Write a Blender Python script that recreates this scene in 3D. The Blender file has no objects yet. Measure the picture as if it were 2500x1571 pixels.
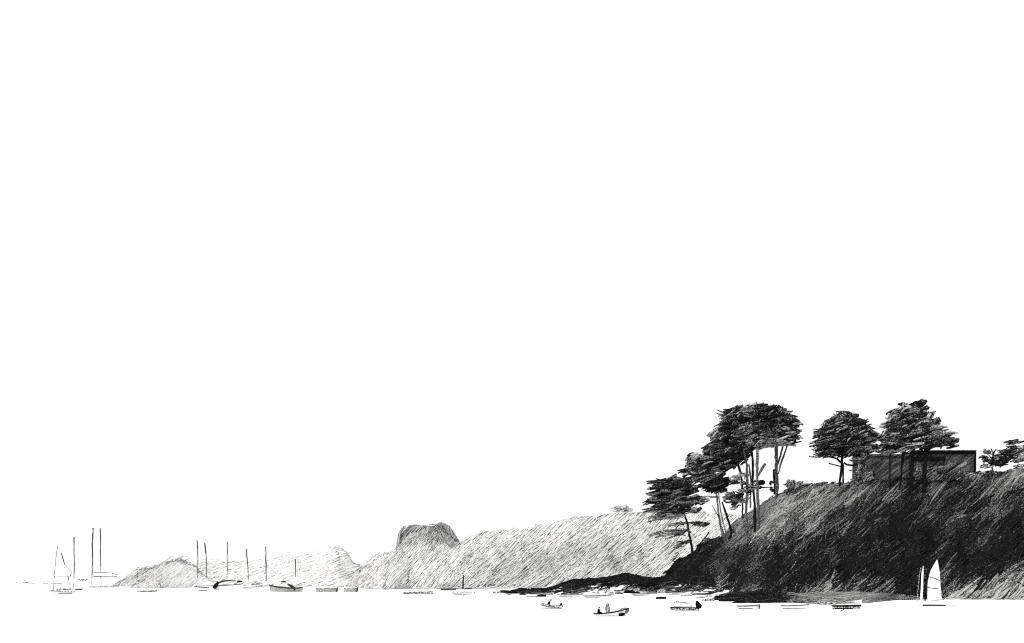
import bpy, math, random
import numpy as np
from mathutils import Vector

# ------------------------------------------------------------------ camera, sky, sun, exposure
S = bpy.context.scene
rng = np.random.default_rng(7)
random.seed(7)
F = 3434.0          # focal length in picture pixels (2500 wide)
H0 = 1412.0         # horizon row
CH = 5.0            # eye height above the water
cam = bpy.data.cameras.new('camera')
cam.sensor_width = 36.0
cam.lens = 36.0 * F / 2500.0
cam.shift_y = (H0 - 785.5) / 2500.0
cam.clip_start = 0.5
cam.clip_end = 60000
co = bpy.data.objects.new('camera', cam)
S.collection.objects.link(co)
co.location = (0, 0, CH)
co.rotation_euler = (math.radians(90), 0, 0)
S.camera = co

w = bpy.data.worlds.new('World')
S.world = w
w.use_nodes = True
bg = w.node_tree.nodes['Background']
bg.inputs['Color'].default_value = (1, 1, 1, 1)      # even white overcast
bg.inputs['Strength'].default_value = 1.0

sl = bpy.data.lights.new('sun', 'SUN')
sl.energy = 2.0
sl.angle = math.radians(20)
sl.color = (1.0, 0.985, 0.96)
so = bpy.data.objects.new('sun', sl)
S.collection.objects.link(so)
so.rotation_euler = (math.radians(42), 0, math.radians(-25))

S.view_settings.view_transform = 'Standard'
S.view_settings.look = 'None'
S.view_settings.exposure = 0.03
S.view_settings.gamma = 1.0
S.cycles.use_denoising = False
S.cycles.max_bounces = 4
S.cycles.diffuse_bounces = 2
S.cycles.filter_width = 1.1

# ------------------------------------------------------------------ helpers
BASE = {}           # world position of each thing's base


def P(px, py, Y):
    return np.array([(px - 1250) / F * Y, Y, CH + (H0 - py) / F * Y])


def YW(py):
    return CH * F / (py - H0)


def link(o):
    S.collection.objects.link(o)
    return o


def tag(o, label=None, cat=None, group=None, kind=None):
    if label: o['label'] = label
    if cat: o['category'] = cat
    if group: o['group'] = group
    if kind: o['kind'] = kind
    return o


def thing(name, loc, label, cat, group=None):
    o = link(bpy.data.objects.new(name, None))
    o.empty_display_size = 0.5
    o.location = loc
    BASE[o.name] = np.array(loc, float)
    return tag(o, label, cat, group)


def mesh_obj(name, V, Fc, mat, parent=None, attr=None, loc=None, smooth=False):
    V = np.asarray(V, np.float64).reshape(-1, 3)
    if parent is not None:
        base = BASE[parent.name]
    else:
        base = np.array(loc if loc is not None else (0, 0, 0), float)
    V = V - base
    me = bpy.data.meshes.new(name)
    if isinstance(Fc, np.ndarray):
        n, k = Fc.shape
        me.vertices.add(len(V)); me.vertices.foreach_set('co', V.astype(np.float32).ravel())
        me.loops.add(n * k); me.loops.foreach_set('vertex_index', Fc.astype(np.int32).ravel())
        me.polygons.add(n); me.polygons.foreach_set('loop_start', (np.arange(n) * k).astype(np.int32))
        me.update(calc_edges=True)
        me.validate()
    else:
        me.from_pydata(V.tolist(), [], Fc)
        me.update()
    if attr is not None:
        a = me.attributes.new('tone', 'FLOAT', 'POINT')
        a.data.foreach_set('value', np.asarray(attr, np.float32))
    if smooth:
        for p in me.polygons: p.use_smooth = True
    for m in (mat if isinstance(mat, (list, tuple)) else [mat]): me.materials.append(m)
    o = link(bpy.data.objects.new(name, me))
    if parent is not None:
        o.parent = parent
    else:
        o.location = base
    BASE[o.name] = base
    return o


class MB:
    def __init__(s): s.v = []; s.f = []

    def tube(s, pts, rad, n=7, flat=1.0):
        pts = [np.asarray(p, float) for p in pts]
        k = len(pts)
        if np.isscalar(rad): rad = [rad] * k
        b = len(s.v)
        for i, p in enumerate(pts):
            t = pts[min(i + 1, k - 1)] - pts[max(i - 1, 0)]
            t = t / (np.linalg.norm(t) + 1e-9)
            ref = np.array([0, 1., 0]) if abs(t[1]) < 0.9 else np.array([0, 0, 1.])
            a = np.cross(t, ref); a /= np.linalg.norm(a) + 1e-9
            c = np.cross(a, t)
            for j in range(n):
                q = 2 * math.pi * j / n
                s.v.append(p + a * math.cos(q) * rad[i] + c * math.sin(q) * rad[i] * flat)
        for i in range(k - 1):
            for j in range(n):
                s.f.append((b + i * n + j, b + i * n + (j + 1) % n, b + (i + 1) * n + (j + 1) % n, b + (i + 1) * n + j))
        s.f.append(tuple(b + j for j in range(n))[::-1])
        s.f.append(tuple(b + (k - 1) * n + j for j in range(n)))
        return s

    def box(s, c, d, rz=0.0, taper=1.0, shear=0.0):
        b = len(s.v); c = np.asarray(c, float)
        for z in (-1, 1):
            k = taper if z > 0 else 1.0
            for x, y in ((-1, -1), (1, -1), (1, 1), (-1, 1)):
                X = x * d[0] / 2 * k + (shear if z > 0 else 0); Yy = y * d[1] / 2 * k
                s.v.append(c + np.array([X * math.cos(rz) - Yy * math.sin(rz), X * math.sin(rz) + Yy * math.cos(rz), z * d[2] / 2]))
        for q in ((3, 2, 1, 0), (4, 5, 6, 7), (0, 1, 5, 4), (1, 2, 6, 5), (2, 3, 7, 6), (3, 0, 4, 7)):
            s.f.append(tuple(b + i for i in q))
        return s

    def ball(s, c, r, nu=12, nv=8, jit=0.0):
        b = len(s.v); c = np.asarray(c, float); r = np.asarray(r, float) * np.ones(3)
        s.v.append(c + np.array([0, 0, -r[2]]))
        for i in range(1, nv):
            ph = -math.pi / 2 + math.pi * i / nv
            for j in range(nu):
                th = 2 * math.pi * j / nu
                k = 1 + jit * (random.random() - .5)
                s.v.append(c + r * k * np.array([math.cos(ph) * math.cos(th), math.cos(ph) * math.sin(th), math.sin(ph)]))
        s.v.append(c + np.array([0, 0, r[2]]))
        e = len(s.v) - 1
        for j in range(nu):
            s.f.append((b, b + 1 + (j + 1) % nu, b + 1 + j))
            s.f.append((e, e - nu + j, e - nu + (j + 1) % nu))
        for i in range(nv - 2):
            for j in range(nu):
                q = b + 1 + i * nu
                s.f.append((q + j, q + (j + 1) % nu, q + nu + (j + 1) % nu, q + nu + j))
        return s

    def build(s, name, mat, parent=None, loc=None, smooth=True):
        return mesh_obj(name, s.v, s.f, mat, parent, None, loc, smooth)


# ------------------------------------------------------------------ materials (graphite grain on pale ground)
def grain(name, size, dark=0.012, paper=0.86, tone=None, k=0.75, soft=0.10, streak=None, rough=0.9):
    """speckled dark-on-pale surface; tone = None reads the per-leaf 'tone' value of the mesh"""
    m = bpy.data.materials.new(name); m.use_nodes = True
    nt = m.node_tree; N = nt.nodes; L = nt.links
    bs = N['Principled BSDF']; bs.inputs['Roughness'].default_value = rough
    bs.inputs['Specular IOR Level'].default_value = 0.0
    tc = N.new('ShaderNodeNewGeometry')
    no = N.new('ShaderNodeTexNoise'); no.inputs['Scale'].default_value = 1.0 / size
    no.inputs['Detail'].default_value = 3; no.inputs['Roughness'].default_value = 0.6
    L.new(tc.outputs['Position'], no.inputs['Vector'])
    val = no.outputs['Fac']
    if streak:
        ang, ln = streak
        mp = N.new('ShaderNodeMapping'); mp.vector_type = 'TEXTURE'
        mp.inputs['Rotation'].default_value = (0, -math.radians(ang), 0)
        mp.inputs['Scale'].default_value = (ln, ln, size * 2.2)
        L.new(tc.outputs['Position'], mp.inputs['Vector'])
        n2 = N.new('ShaderNodeTexNoise'); n2.inputs['Scale'].default_value = 1.0; n2.inputs['Detail'].default_value = 2
        L.new(mp.outputs['Vector'], n2.inputs['Vector'])
        mx = N.new('ShaderNodeMath'); mx.operation = 'ADD'
        L.new(val, mx.inputs[0]); L.new(n2.outputs['Fac'], mx.inputs[1])
        hf = N.new('ShaderNodeMath'); hf.operation = 'MULTIPLY'; hf.inputs[1].default_value = 0.5
        L.new(mx.outputs[0], hf.inputs[0]); val = hf.outputs[0]
    ad = N.new('ShaderNodeMath'); ad.operation = 'MULTIPLY_ADD'; ad.inputs[1].default_value = k
    if tone is None:
        at = N.new('ShaderNodeAttribute'); at.attribute_name = 'tone'
        L.new(at.outputs['Fac'], ad.inputs[0])
    else:
        ad.inputs[0].default_value = tone
    L.new(val, ad.inputs[2])
    mr = N.new('ShaderNodeMapRange'); mr.interpolation_type = 'SMOOTHSTEP'
    c = 0.5 + 0.5 * k
    mr.inputs['From Min'].default_value = c - soft; mr.inputs['From Max'].default_value = c + soft
    L.new(ad.outputs[0], mr.inputs['Value'])
    mix = N.new('ShaderNodeMix'); mix.data_type = 'RGBA'
    mix.inputs['A'].default_value = (paper, paper, paper, 1)
    mix.inputs['B'].default_value = (dark, dark, dark, 1)
    L.new(mr.outputs['Result'], mix.inputs['Factor'])
    L.new(mix.outputs['Result'], bs.inputs['Base Color'])
    return m


M = {
    'water': grain('pale_still_water', 2.0, 0.80, 0.92, tone=0.2),
    'pale_ground': grain('pale_ridge_faded', 0.6, 0.5, 0.90, tone=0.10, streak=(20, 14.0)),  # palest ridge: fading with distance is put into the colour
    'near_leaf': grain('dark_leaf_near', 0.30, 0.010, 0.44, k=.62, soft=.21),
    'near_pine': grain('dark_pine_needles', 0.30, 0.011, 0.50, k=.62, soft=.17),
    'near_ground': grain('headland_soil', 0.32, 0.03, 0.80, tone=0.49, streak=(42, 7.0)),
    'far_leaf': grain('far_hill_scrub', 0.50, 0.20, 0.86, k=.58, soft=.25),  # far scrub greyed in its colour to carry the aerial fading
    'far_ground': grain('far_hill_faded', 0.6, 0.45, 0.90, tone=0.20, streak=(42, 14.0)),  # aerial fading painted as a pale base colour, no haze volume
    'rock_ground': grain('wet_black_rock', 0.36, 0.03, 0.88, tone=0.34, streak=(8, 8.0)),
    'bark_dark': grain('dark_pine_bark', 0.22, 0.010, 0.5, tone=0.92),
    'bark_grey': grain('grey_pine_bark', 0.22, 0.05, 0.62, tone=0.66),
    'wall': grain('dark_weathered_wall', 0.28, 0.020, 0.40, tone=0.64, streak=(38, 6.0), soft=.2),
    'roof': grain('black_roof_felt', 0.25, 0.008, 0.4, tone=0.93),
    'pane': grain('grey_window_glass', 0.3, 0.06, 0.5, tone=0.5, rough=0.4),
    'white': grain('white_hull_paint', 0.4, 0.6, 0.90, tone=0.15, rough=0.5),
    'sail': grain('white_sailcloth', 0.5, 0.6, 0.93, tone=0.1),
    'grey': grain('grey_hull_paint', 0.22, 0.06, 0.75, tone=0.54),
    'dark': grain('black_paint', 0.2, 0.008, 0.3, tone=0.94),
    'far_dark': grain('dark_far_paint', 0.4, 0.03, 0.6, tone=0.84),
    'far_grey': grain('grey_far_paint', 0.45, 0.13, 0.8, tone=0.56),
    'mid': grain('mid_grey_rubber', 0.2, 0.05, 0.5, tone=0.66, soft=.25),
    'far_mid': grain('mid_grey_far_paint', 0.4, 0.14, 0.65, tone=0.54, soft=.28),
    'spar': grain('dark_mast_wood', 0.4, 0.04, 0.6, tone=0.84),
    'spar_pale': grain('pale_mast_metal', 0.4, 0.14, 0.7, tone=0.76),
    'skin': grain('skin', 0.2, 0.25, 0.55, tone=0.3),
    'coat_pale': grain('pale_cloth', 0.12, 0.10, 0.6, tone=0.56),
    'coat_dark': grain('black_cloth', 0.12, 0.008, 0.2, tone=0.93),
}

# ------------------------------------------------------------------ strokes: slender leaves and sprays as tapered blades
NP = 8


def stroke_mesh(name, paths, rad, tone, mat, parent=None, loc=None):
    """paths (S,NP,3), rad (S,NP), tone (S,): flattened four-sided tapered blades in one mesh"""
    Sn = len(paths)
    T = np.empty_like(paths)
    T[:, 1:-1] = paths[:, 2:] - paths[:, :-2]; T[:, 0] = paths[:, 1] - paths[:, 0]; T[:, -1] = paths[:, -1] - paths[:, -2]
    T /= np.linalg.norm(T, axis=2, keepdims=True) + 1e-9
    ref = np.array([0.12, 1.0, 0.2]); ref /= np.linalg.norm(ref)
    A = np.cross(T, ref); A /= np.linalg.norm(A, axis=2, keepdims=True) + 1e-9
    B = np.cross(A, T)
    r = rad[..., None]
    V = np.stack([paths + A * r, paths + B * r * .55, paths - A * r, paths - B * r * .55], axis=2)   # S,NP,4,3
    idx = np.arange(Sn * NP * 4).reshape(Sn, NP, 4)
    q = []
    for j in range(4):
        k = (j + 1) % 4
        q.append(np.stack([idx[:, :-1, j], idx[:, :-1, k], idx[:, 1:, k], idx[:, 1:, j]], axis=-1).reshape(-1, 4))
    q.append(idx[:, 0, ::-1].reshape(-1, 4)); q.append(idx[:, -1, :].reshape(-1, 4))
    Fc = np.concatenate(q)
    return mesh_obj(name, V.reshape(-1, 3), Fc, mat, parent, np.repeat(tone, NP * 4), loc)


def stroke_2d(px, py, L, th, curv, hair, gap):
    """local 2-D pencil-like paths: single arcs or hairpins; all arrays (S,) -> (S,NP) x, y"""
    u = np.linspace(0, 1, NP)[None]
    L = L[:, None]; th = th[:, None]; curv = curv[:, None]; gap = gap[:, None]
    a = np.where(hair[:, None], 1 - np.abs(2 * u - 1) ** 1.4, u) - 0.5
    b = np.where(hair[:, None], (u - .5) * gap, 0) + curv * (a * a * 4 - .5)
    x = px[:, None] + a * L * np.cos(th) - b * np.sin(th)
    y = py[:, None] - (a * L * np.sin(th) + b * np.cos(th))
    return x, y


TAPER = np.sin(np.linspace(0.10, 0.93, NP) * math.pi) ** 0.45


# ------------------------------------------------------------------ hills
class Hill:
    def __init__(s, crest, foot, yc, bulge=1.5, amp=2.0, seed=0, back=80, smooth=0):
        s.smooth = smooth
        s.c = np.array(crest, float); s.f = np.array(foot, float); s.yc = np.array(yc, float)
        s.bulge = bulge; s.amp = amp; s.seed = seed; s.back = back
        s.x0, s.x1 = s.c[0, 0], s.c[-1, 0]

    def pyc(s, px): return np.interp(px, s.c[:, 0], s.c[:, 1])
    def pyf(s, px): return np.interp(px, s.f[:, 0], s.f[:, 1])

    def Y(s, px, py):
        f = s.pyf(px); c = s.pyc(px) if not s.smooth else np.mean([s.pyc(px + d) for d in np.linspace(-s.smooth, s.smooth, 13)], axis=0)
        v = np.clip((f - py) / np.maximum(f - c, 1e-3), 0, 1)
        yf = CH * F / (f - H0); yc = np.interp(px, s.yc[:, 0], s.yc[:, 1])
        k = s.seed
        n = np.sin(px * .031 + k) * np.sin(v * 5 + px * .011 + k) + .6 * np.sin(px * .083 + 2 * k + v * 7) + .4 * np.sin(px * .17 + v * 13)
        return yf + (yc - yf) * v ** s.bulge + s.amp * n * v * (1 - v) * 3

    def at(s, px, py):
        Y = s.Y(px, py)
        return np.stack([(px - 1250) / F * Y, Y, CH + (H0 - py) / F * Y], axis=-1)

    def build(s, name, mat, nx=None, nv=22):
        nx = nx or int((s.x1 - s.x0) / 6) + 2
        xs = np.linspace(s.x0, s.x1, nx)
        rows = []
        f = s.pyf(xs); c = s.pyc(xs)
        p0 = s.at(xs, f + 0.0); p0[:, 2] = -1.5; p0[:, 1] -= 1.0
        rows.append(p0)
        for v in np.linspace(0, 1, nv):
            rows.append(s.at(xs, f + (c - f) * v))
        top = rows[-1]
        for t in (.15, .4, .7, 1.0):
            q = top.copy(); q[:, 0] *= (q[:, 1] + s.back * t) / q[:, 1]; q[:, 1] += s.back * t; q[:, 2] = top[:, 2] * (1 - t ** 1.5) - 1.5 * t
            rows.append(q)
        R = len(rows); V = np.concatenate(rows)
        i = np.arange(R * nx).reshape(R, nx)
        Fc = np.stack([i[:-1, :-1], i[:-1, 1:], i[1:, 1:], i[1:, :-1]], -1).reshape(-1, 4)
        o = mesh_obj(name, V, Fc, mat, smooth=True)
        return tag(o, kind='structure')


class Strokes:
    """collects blades that grow on one hill"""
    def __init__(s): s.p = []; s.r = []; s.t = []

    def on(s, hill, px, py, L, th, w, tone, curv=None, hair=None, gap=None, lift=(.1, .7), over=10):
        n = len(px)
        curv = np.zeros(n) if curv is None else curv
        hair = np.zeros(n, bool) if hair is None else hair
        gap = np.full(n, 8.) if gap is None else gap
        x, y = stroke_2d(px, py, L, th, curv, hair, gap)
        cl = hill.pyc(x) - over * rng.random((n, 1))
        y = np.maximum(y, cl); y = np.minimum(y, hill.pyf(x) + 1)
        Q = hill.at(x, y)
        d = (lift[0] + (lift[1] - lift[0]) * rng.random((n, 1)))
        Q[..., 1] -= d * 2.0; Q[..., 2] += d * 0.25
        s.p.append(Q)
        s.r.append(.5 * w[:, None] * TAPER[None] * Q[..., 1] / F); s.t.append(tone)

    def line(s, hill, pts, w, tone, wob=1.2):
        pts = np.array(pts, float)
        d = np.r_[0, np.cumsum(np.hypot(*np.diff(pts, axis=0).T))]
        k = max(1, int(d[-1] / 45))
        u = np.linspace(0, d[-1], k * (NP - 1) + 1)
        x = np.interp(u, d, pts[:, 0]) + rng.normal(0, wob * .4, len(u))
        y = np.interp(u, d, pts[:, 1]) + rng.normal(0, wob * .5, len(u))
        Q = hill.at(x, y); Q[:, 1] -= 1.0
        for i in range(k):
            seg = Q[i * (NP - 1): i * (NP - 1) + NP]
            s.p.append(seg[None]); ww = w * 1.25 * (.6 + .7 * rng.random(NP))
            s.r.append((.5 * ww * seg[:, 1] / F)[None]); s.t.append(np.array([tone * (.85 + .3 * rng.random())]))

    def build(s, name, mat, label=None, cat=None):
        o = stroke_mesh(name, np.concatenate(s.p), np.concatenate(s.r), np.concatenate(s.t), mat)
        return tag(o, label, cat, kind='stuff')


def idw(px, py, pts, p=2.5):
    A = np.array(pts, float)
    d = np.hypot(px[:, None] - A[None, :, 0], (py[:, None] - A[None, :, 1]) * 1.6) + 4
    k = d ** -p
    return (k * A[None, :, 2]).sum(1) / k.sum(1)


def scatter(hill, n, x0=None, x1=None, inset=0):
    x = rng.uniform(x0 if x0 else hill.x0, x1 if x1 else hill.x1, n * 4)
    c = hill.pyc(x); f = hill.pyf(x)
    hmax = (f - c).max()
    keep = rng.random(n * 4) < (f - c) / hmax
    x = x[keep][:n]
    c = hill.pyc(x); f = hill.pyf(x)
    y = c + inset + (f - c - inset) * rng.random(len(x))
    return x, y


# water: one sheet out past the horizon
wm = mesh_obj('water', [(-30000, -300, 0), (30000, -300, 0), (30000, 45000, 0), (-30000, 45000, 0)], [(0, 1, 2, 3)], M['water'])
tag(wm, kind='structure')

# --- far shore line at the left
shore = Hill([(4, 1423.5), (12, 1421.5), (40, 1423), (70, 1422), (95, 1424), (125, 1427), (150, 1429)],
             [(4, 1424.5), (12, 1424.5), (60, 1425.5), (100, 1427.5), (150, 1431)], [(-60, 1650), (100, 1300), (150, 1120)], amp=0, back=60)
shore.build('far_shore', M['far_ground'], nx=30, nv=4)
st = Strokes()
for (a, b, w_, t) in [((12, 1421.5), (34, 1423), 2.2, .62), ((34, 1423), (58, 1422), 1.2, .38), ((58, 1423), (72, 1424.5), 4, .7),
                      ((70, 1424.5), (100, 1427), 2, .6), ((76, 1426), (124, 1430), 1.6, .55), ((106, 1425), (121, 1427), 3, .66), ((95, 1428.5), (125, 1430.5), 1.6, .5)]:
    st.line(shore, [a, b], w_ * 1.05, t * 1.0, wob=.9)
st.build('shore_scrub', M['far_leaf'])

# --- hill B: pale low ridge far left
hB = Hill([(440, 1388), (480, 1376), (560, 1374), (620, 1372), (680, 1364), (730, 1354), (780, 1343), (815, 1333), (832, 1336), (848, 1352), (862, 1376), (885, 1386), (905, 1420)],
          [(440, 1431), (620, 1432), (905, 1434)], [(440, 980), (905, 920)], amp=4, seed=2, back=200)
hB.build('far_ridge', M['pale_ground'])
st = Strokes()
x, y = scatter(hB, 1250)
n = len(x)
tn = np.clip(idw(x, y, [(470, 1390, .30), (560, 1380, .16), (520, 1410, .34), (620, 1400, .22), (700, 1380, .24), (780, 1370, .32), (830, 1350, .16), (800, 1410, .34), (700, 1415, .28), (860, 1400, .34)]) + rng.normal(0, .05, n) - .02, .03, .8)
st.on(hB, x, y, rng.uniform(25, 95, n), np.radians(rng.normal(20, 6, n)), rng.uniform(2.5, 5, n), tn, rng.normal(0, 3, n), lift=(.2, 2), over=2)
for pl, w_, t in [([(809, 1332), (820, 1335), (833, 1337), (828, 1342), (826, 1345), (838, 1355), (848, 1367), (856, 1378), (866, 1385)], 2.2, .62),
                  ([(833, 1337), (842, 1344), (852, 1362), (851, 1370)], 1.4, .4), ([(740, 1431), (752, 1433), (780, 1429), (820, 1432), (870, 1433)], 2.0, .6),
                  ([(497, 1408), (560, 1405), (592, 1402), (600, 1408)], 1.6, .5), ([(600, 1413), (650, 1411), (690, 1408)], 1.8, .46), ([(470, 1372), (500, 1366), (536, 1366)], 1.2, .32)]:
    st.line(hB, pl, w_, t)
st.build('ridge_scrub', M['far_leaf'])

# --- hill A: hatched hump at the left
hA = Hill([(270, 1432), (300, 1420), (325, 1404), (340, 1392), (352, 1394), (380, 1389), (405, 1382), (425, 1375), (440, 1374), (455, 1379), (472, 1384), (490, 1402), (510, 1418), (530, 1430)],
          [(270, 1434), (400, 1437), (470, 1435), (530, 1434)], [(270, 860), (400, 800), (530, 880)], amp=3, seed=5, back=140)
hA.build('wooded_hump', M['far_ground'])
st = Strokes()
x, y = scatter(hA, 950)
keep = (x < 455) | ((rng.random(len(x)) < .35) & (x < 505))
x, y = x[keep], y[keep]; n = len(x)
tn = np.clip(idw(x, y, [(300, 1428, .5), (350, 1405, .55), (390, 1400, .52), (430, 1375, .5), (420, 1420, .55), (460, 1400, .3), (500, 1420, .18), (470, 1420, .42)]) - .06 + rng.normal(0, .08, n), .06, .9)
st.on(hA, x, y, rng.uniform(20, 75, n), np.radians(rng.normal(36, 9, n)), rng.uniform(2.5, 5, n), tn, rng.normal(0, 2, n), rng.random(n) < .2, rng.uniform(4, 8, n), lift=(.2, 2), over=9)
k = 26
st.on(hA, rng.uniform(405, 446, k), rng.uniform(1366, 1384, k), rng.uniform(25, 60, k), np.radians(rng.normal(38, 5, k)), rng.uniform(2.5, 4, k), rng.uniform(.4, .65, k), rng.normal(0, 2, k), lift=(.2, 2), over=20)
for pl, w_, t in [([(310, 1415), (325, 1402), (341, 1389)], 5, .8), ([(318, 1408), (330, 1396)], 3, .75), ([(270, 1434), (300, 1424), (320, 1420)], 2.5, .6), ([(380, 1435), (410, 1430), (450, 1434)], 2, .55)]:
    st.line(hA, pl, w_, t)
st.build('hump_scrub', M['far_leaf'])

# --- hill C: flat-topped bluff in the middle
hC = Hill([(845, 1432), (862, 1402), (885, 1386), (905, 1376), (925, 1359), (945, 1352), (968, 1351), (974, 1338), (973, 1310), (978, 1300), (988, 1290), (1000, 1287), (1013, 1285), (1040, 1289), (1058, 1288), (1074, 1280), (1094, 1286), (1103, 1299), (1118, 1322), (1138, 1348), (1180, 1392), (1222, 1432)],
          [(845, 1434), (900, 1438), (940, 1440), (1000, 1438), (1222, 1437)], [(845, 860), (960, 760), (1222, 790)], amp=2, seed=9, back=150, smooth=70)
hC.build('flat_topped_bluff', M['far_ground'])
st = Strokes()
x, y = scatter(hC, 1700)
keep = (y - np.interp(x, hC.c[:, 0], hC.c[:, 1]) > 14) | (x < 1095)
x, y = x[keep], y[keep]; n = len(x)
tn = np.clip(idw(x, y, [(900, 1420, .48), (930, 1390, .46), (960, 1360, .42), (990, 1310, .68), (1020, 1300, .62), (1050, 1300, .62), (1080, 1310, .74), (1098, 1310, .82), (1020, 1350, .38), (1040, 1380, .3), (1080, 1360, .34), (1000, 1410, .5), (1080, 1420, .5), (960, 1430, .5), (1120, 1380, .2), (1100, 1345, .22), (1150, 1410, .25)]) - np.clip((y - 1335) / 300, 0, .1) + rng.normal(0, .09, n), .06, .9)
st.on(hC, x, y, rng.uniform(25, 75, n), np.radians(rng.normal(50, 7, n)), rng.uniform(2.4, 4.4, n), tn, rng.normal(0, 2, n), rng.random(n) < .12, rng.uniform(4, 8, n), lift=(.2, 2), over=2)
k = 90
st.on(hC, rng.uniform(1075, 1108, k), rng.uniform(1292, 1325, k), rng.uniform(18, 45, k), np.radians(rng.normal(115, 12, k)), rng.uniform(3, 5, k), rng.uniform(.6, .85, k), rng.normal(0, 3, k), lift=(1, 3), over=3)
for pl, w_, t in [([(974, 1350), (974, 1320), (973, 1305), (985, 1294), (993, 1287), (1012, 1283), (1030, 1285), (1056, 1287)], 2.2, .62), ([(1048, 1280), (1060, 1282), (1074, 1278), (1092, 1286), (1104, 1302), (1116, 1316)], 2.2, .66),
                  ([(895, 1375), (928, 1349)], 1.8, .6), ([(897, 1378), (915, 1372), (925, 1357), (945, 1351), (968, 1351)], 1.8, .55), ([(858, 1396), (866, 1400), (880, 1396), (902, 1380)], 2.4, .66), ([(1096, 1368), (1120, 1330), (1150, 1310)], 2.2, .6), ([(1010, 1428), (1045, 1400), (1095, 1365)], 1.8, .55), ([(930, 1437), (990, 1400)], 1.6, .5)]:
    st.line(hC, pl, w_, t)
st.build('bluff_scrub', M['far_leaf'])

# --- hill D: long grey ridge behind the headland
hD = Hill([(1080, 1420), (1110, 1345), (1130, 1322), (1150, 1311), (1185, 1302), (1240, 1299), (1285, 1292), (1340, 1284), (1400, 1266), (1450, 1265), (1500, 1256), (1560, 1256), (1620, 1252), (1700, 1254), (1800, 1262), (1900, 1262), (2100, 1268)],
          [(1080, 1438), (1250, 1437), (1500, 1436), (2100, 1436)], [(1080, 780), (1300, 800), (2100, 840)], bulge=1.35, amp=6, seed=13, back=300)
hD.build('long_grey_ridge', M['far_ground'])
st = Strokes()
x, y = scatter(hD, 5200, 1085, 1860)
n = len(x)
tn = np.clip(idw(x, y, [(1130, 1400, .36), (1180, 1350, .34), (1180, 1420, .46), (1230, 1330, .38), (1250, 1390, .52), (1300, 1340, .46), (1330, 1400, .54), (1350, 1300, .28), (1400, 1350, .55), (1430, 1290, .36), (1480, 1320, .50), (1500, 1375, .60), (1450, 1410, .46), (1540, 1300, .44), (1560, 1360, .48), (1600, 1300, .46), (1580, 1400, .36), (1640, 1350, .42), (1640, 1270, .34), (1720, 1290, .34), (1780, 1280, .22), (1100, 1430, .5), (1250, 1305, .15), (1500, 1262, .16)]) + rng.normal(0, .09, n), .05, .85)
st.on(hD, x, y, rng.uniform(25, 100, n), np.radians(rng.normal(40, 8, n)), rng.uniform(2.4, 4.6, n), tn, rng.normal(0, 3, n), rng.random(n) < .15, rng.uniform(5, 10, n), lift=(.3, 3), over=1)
for pl, w_, t in [([(1150, 1312), (1165, 1313), (1188, 1298), (1215, 1299), (1240, 1298), (1256, 1289), (1262, 1294)], 1.7, .5), ([(1247, 1301), (1262, 1303), (1290, 1296), (1294, 1302), (1292, 1310), (1304, 1318)], 1.7, .52),
                  ([(1305, 1282), (1340, 1285), (1375, 1280), (1402, 1262), (1420, 1266), (1440, 1268), (1460, 1262), (1500, 1254)], 1.8, .55), ([(1530, 1247), (1560, 1254), (1580, 1251), (1610, 1245)], 1.8, .52), ([(1275, 1310), (1330, 1292), (1420, 1276)], 1.3, .42),
                  ([(1120, 1336), (1148, 1312)], 2, .6), ([(1300, 1436), (1345, 1410), (1370, 1398)], 1.6, .6), ([(1322, 1436), (1350, 1420), (1385, 1405)], 1.6, .6)]:
    st.line(hD, pl, w_ * 1.3, t * 1.1)
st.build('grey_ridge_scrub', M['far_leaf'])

# --- the dark headland
hH = Hill([(1636, 1400), (1644, 1374), (1690, 1358), (1722, 1326), (1745, 1322), (1775, 1304), (1792, 1278), (1838, 1251), (1889, 1217), (1917, 1204), (1945, 1193), (1999, 1186), (2050, 1190), (2100, 1182), (2200, 1174), (2380, 1171), (2440, 1160), (2500, 1150), (2700, 1140), (2900, 1160)],
          [(1636, 1446), (1690, 1449), (1760, 1456), (1850, 1462), (2000, 1465), (2230, 1464), (2340, 1464), (2500, 1465), (2900, 1466)],
          [(1636, 515), (1700, 500), (1800, 450), (1900, 410), (2000, 395), (2900, 390)], bulge=1.5, amp=3, seed=21, back=120)
hH.build('headland', M['near_ground'])
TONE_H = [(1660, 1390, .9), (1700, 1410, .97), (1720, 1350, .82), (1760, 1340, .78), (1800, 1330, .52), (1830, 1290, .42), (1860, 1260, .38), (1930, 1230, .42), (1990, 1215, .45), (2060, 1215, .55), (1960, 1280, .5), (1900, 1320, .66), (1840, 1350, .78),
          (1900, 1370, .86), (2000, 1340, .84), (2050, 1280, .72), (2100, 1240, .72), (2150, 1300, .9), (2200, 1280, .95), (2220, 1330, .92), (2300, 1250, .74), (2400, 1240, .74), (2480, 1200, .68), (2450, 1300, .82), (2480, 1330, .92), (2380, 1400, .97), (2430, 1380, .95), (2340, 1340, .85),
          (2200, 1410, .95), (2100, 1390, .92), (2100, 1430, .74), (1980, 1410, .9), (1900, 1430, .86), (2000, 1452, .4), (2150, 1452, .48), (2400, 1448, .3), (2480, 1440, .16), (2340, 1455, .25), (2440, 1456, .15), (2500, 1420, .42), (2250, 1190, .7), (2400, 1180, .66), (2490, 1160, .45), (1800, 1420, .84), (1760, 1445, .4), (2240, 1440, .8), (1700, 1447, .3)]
st = Strokes()
x, y = scatter(hH, 13000, 1640, 2860)
n = len(x)
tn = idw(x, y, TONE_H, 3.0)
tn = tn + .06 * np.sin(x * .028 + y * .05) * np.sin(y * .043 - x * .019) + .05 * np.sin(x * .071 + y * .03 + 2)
keep = rng.random(n) < np.clip(tn * 1.5 - .2, .28, 1)
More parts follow.
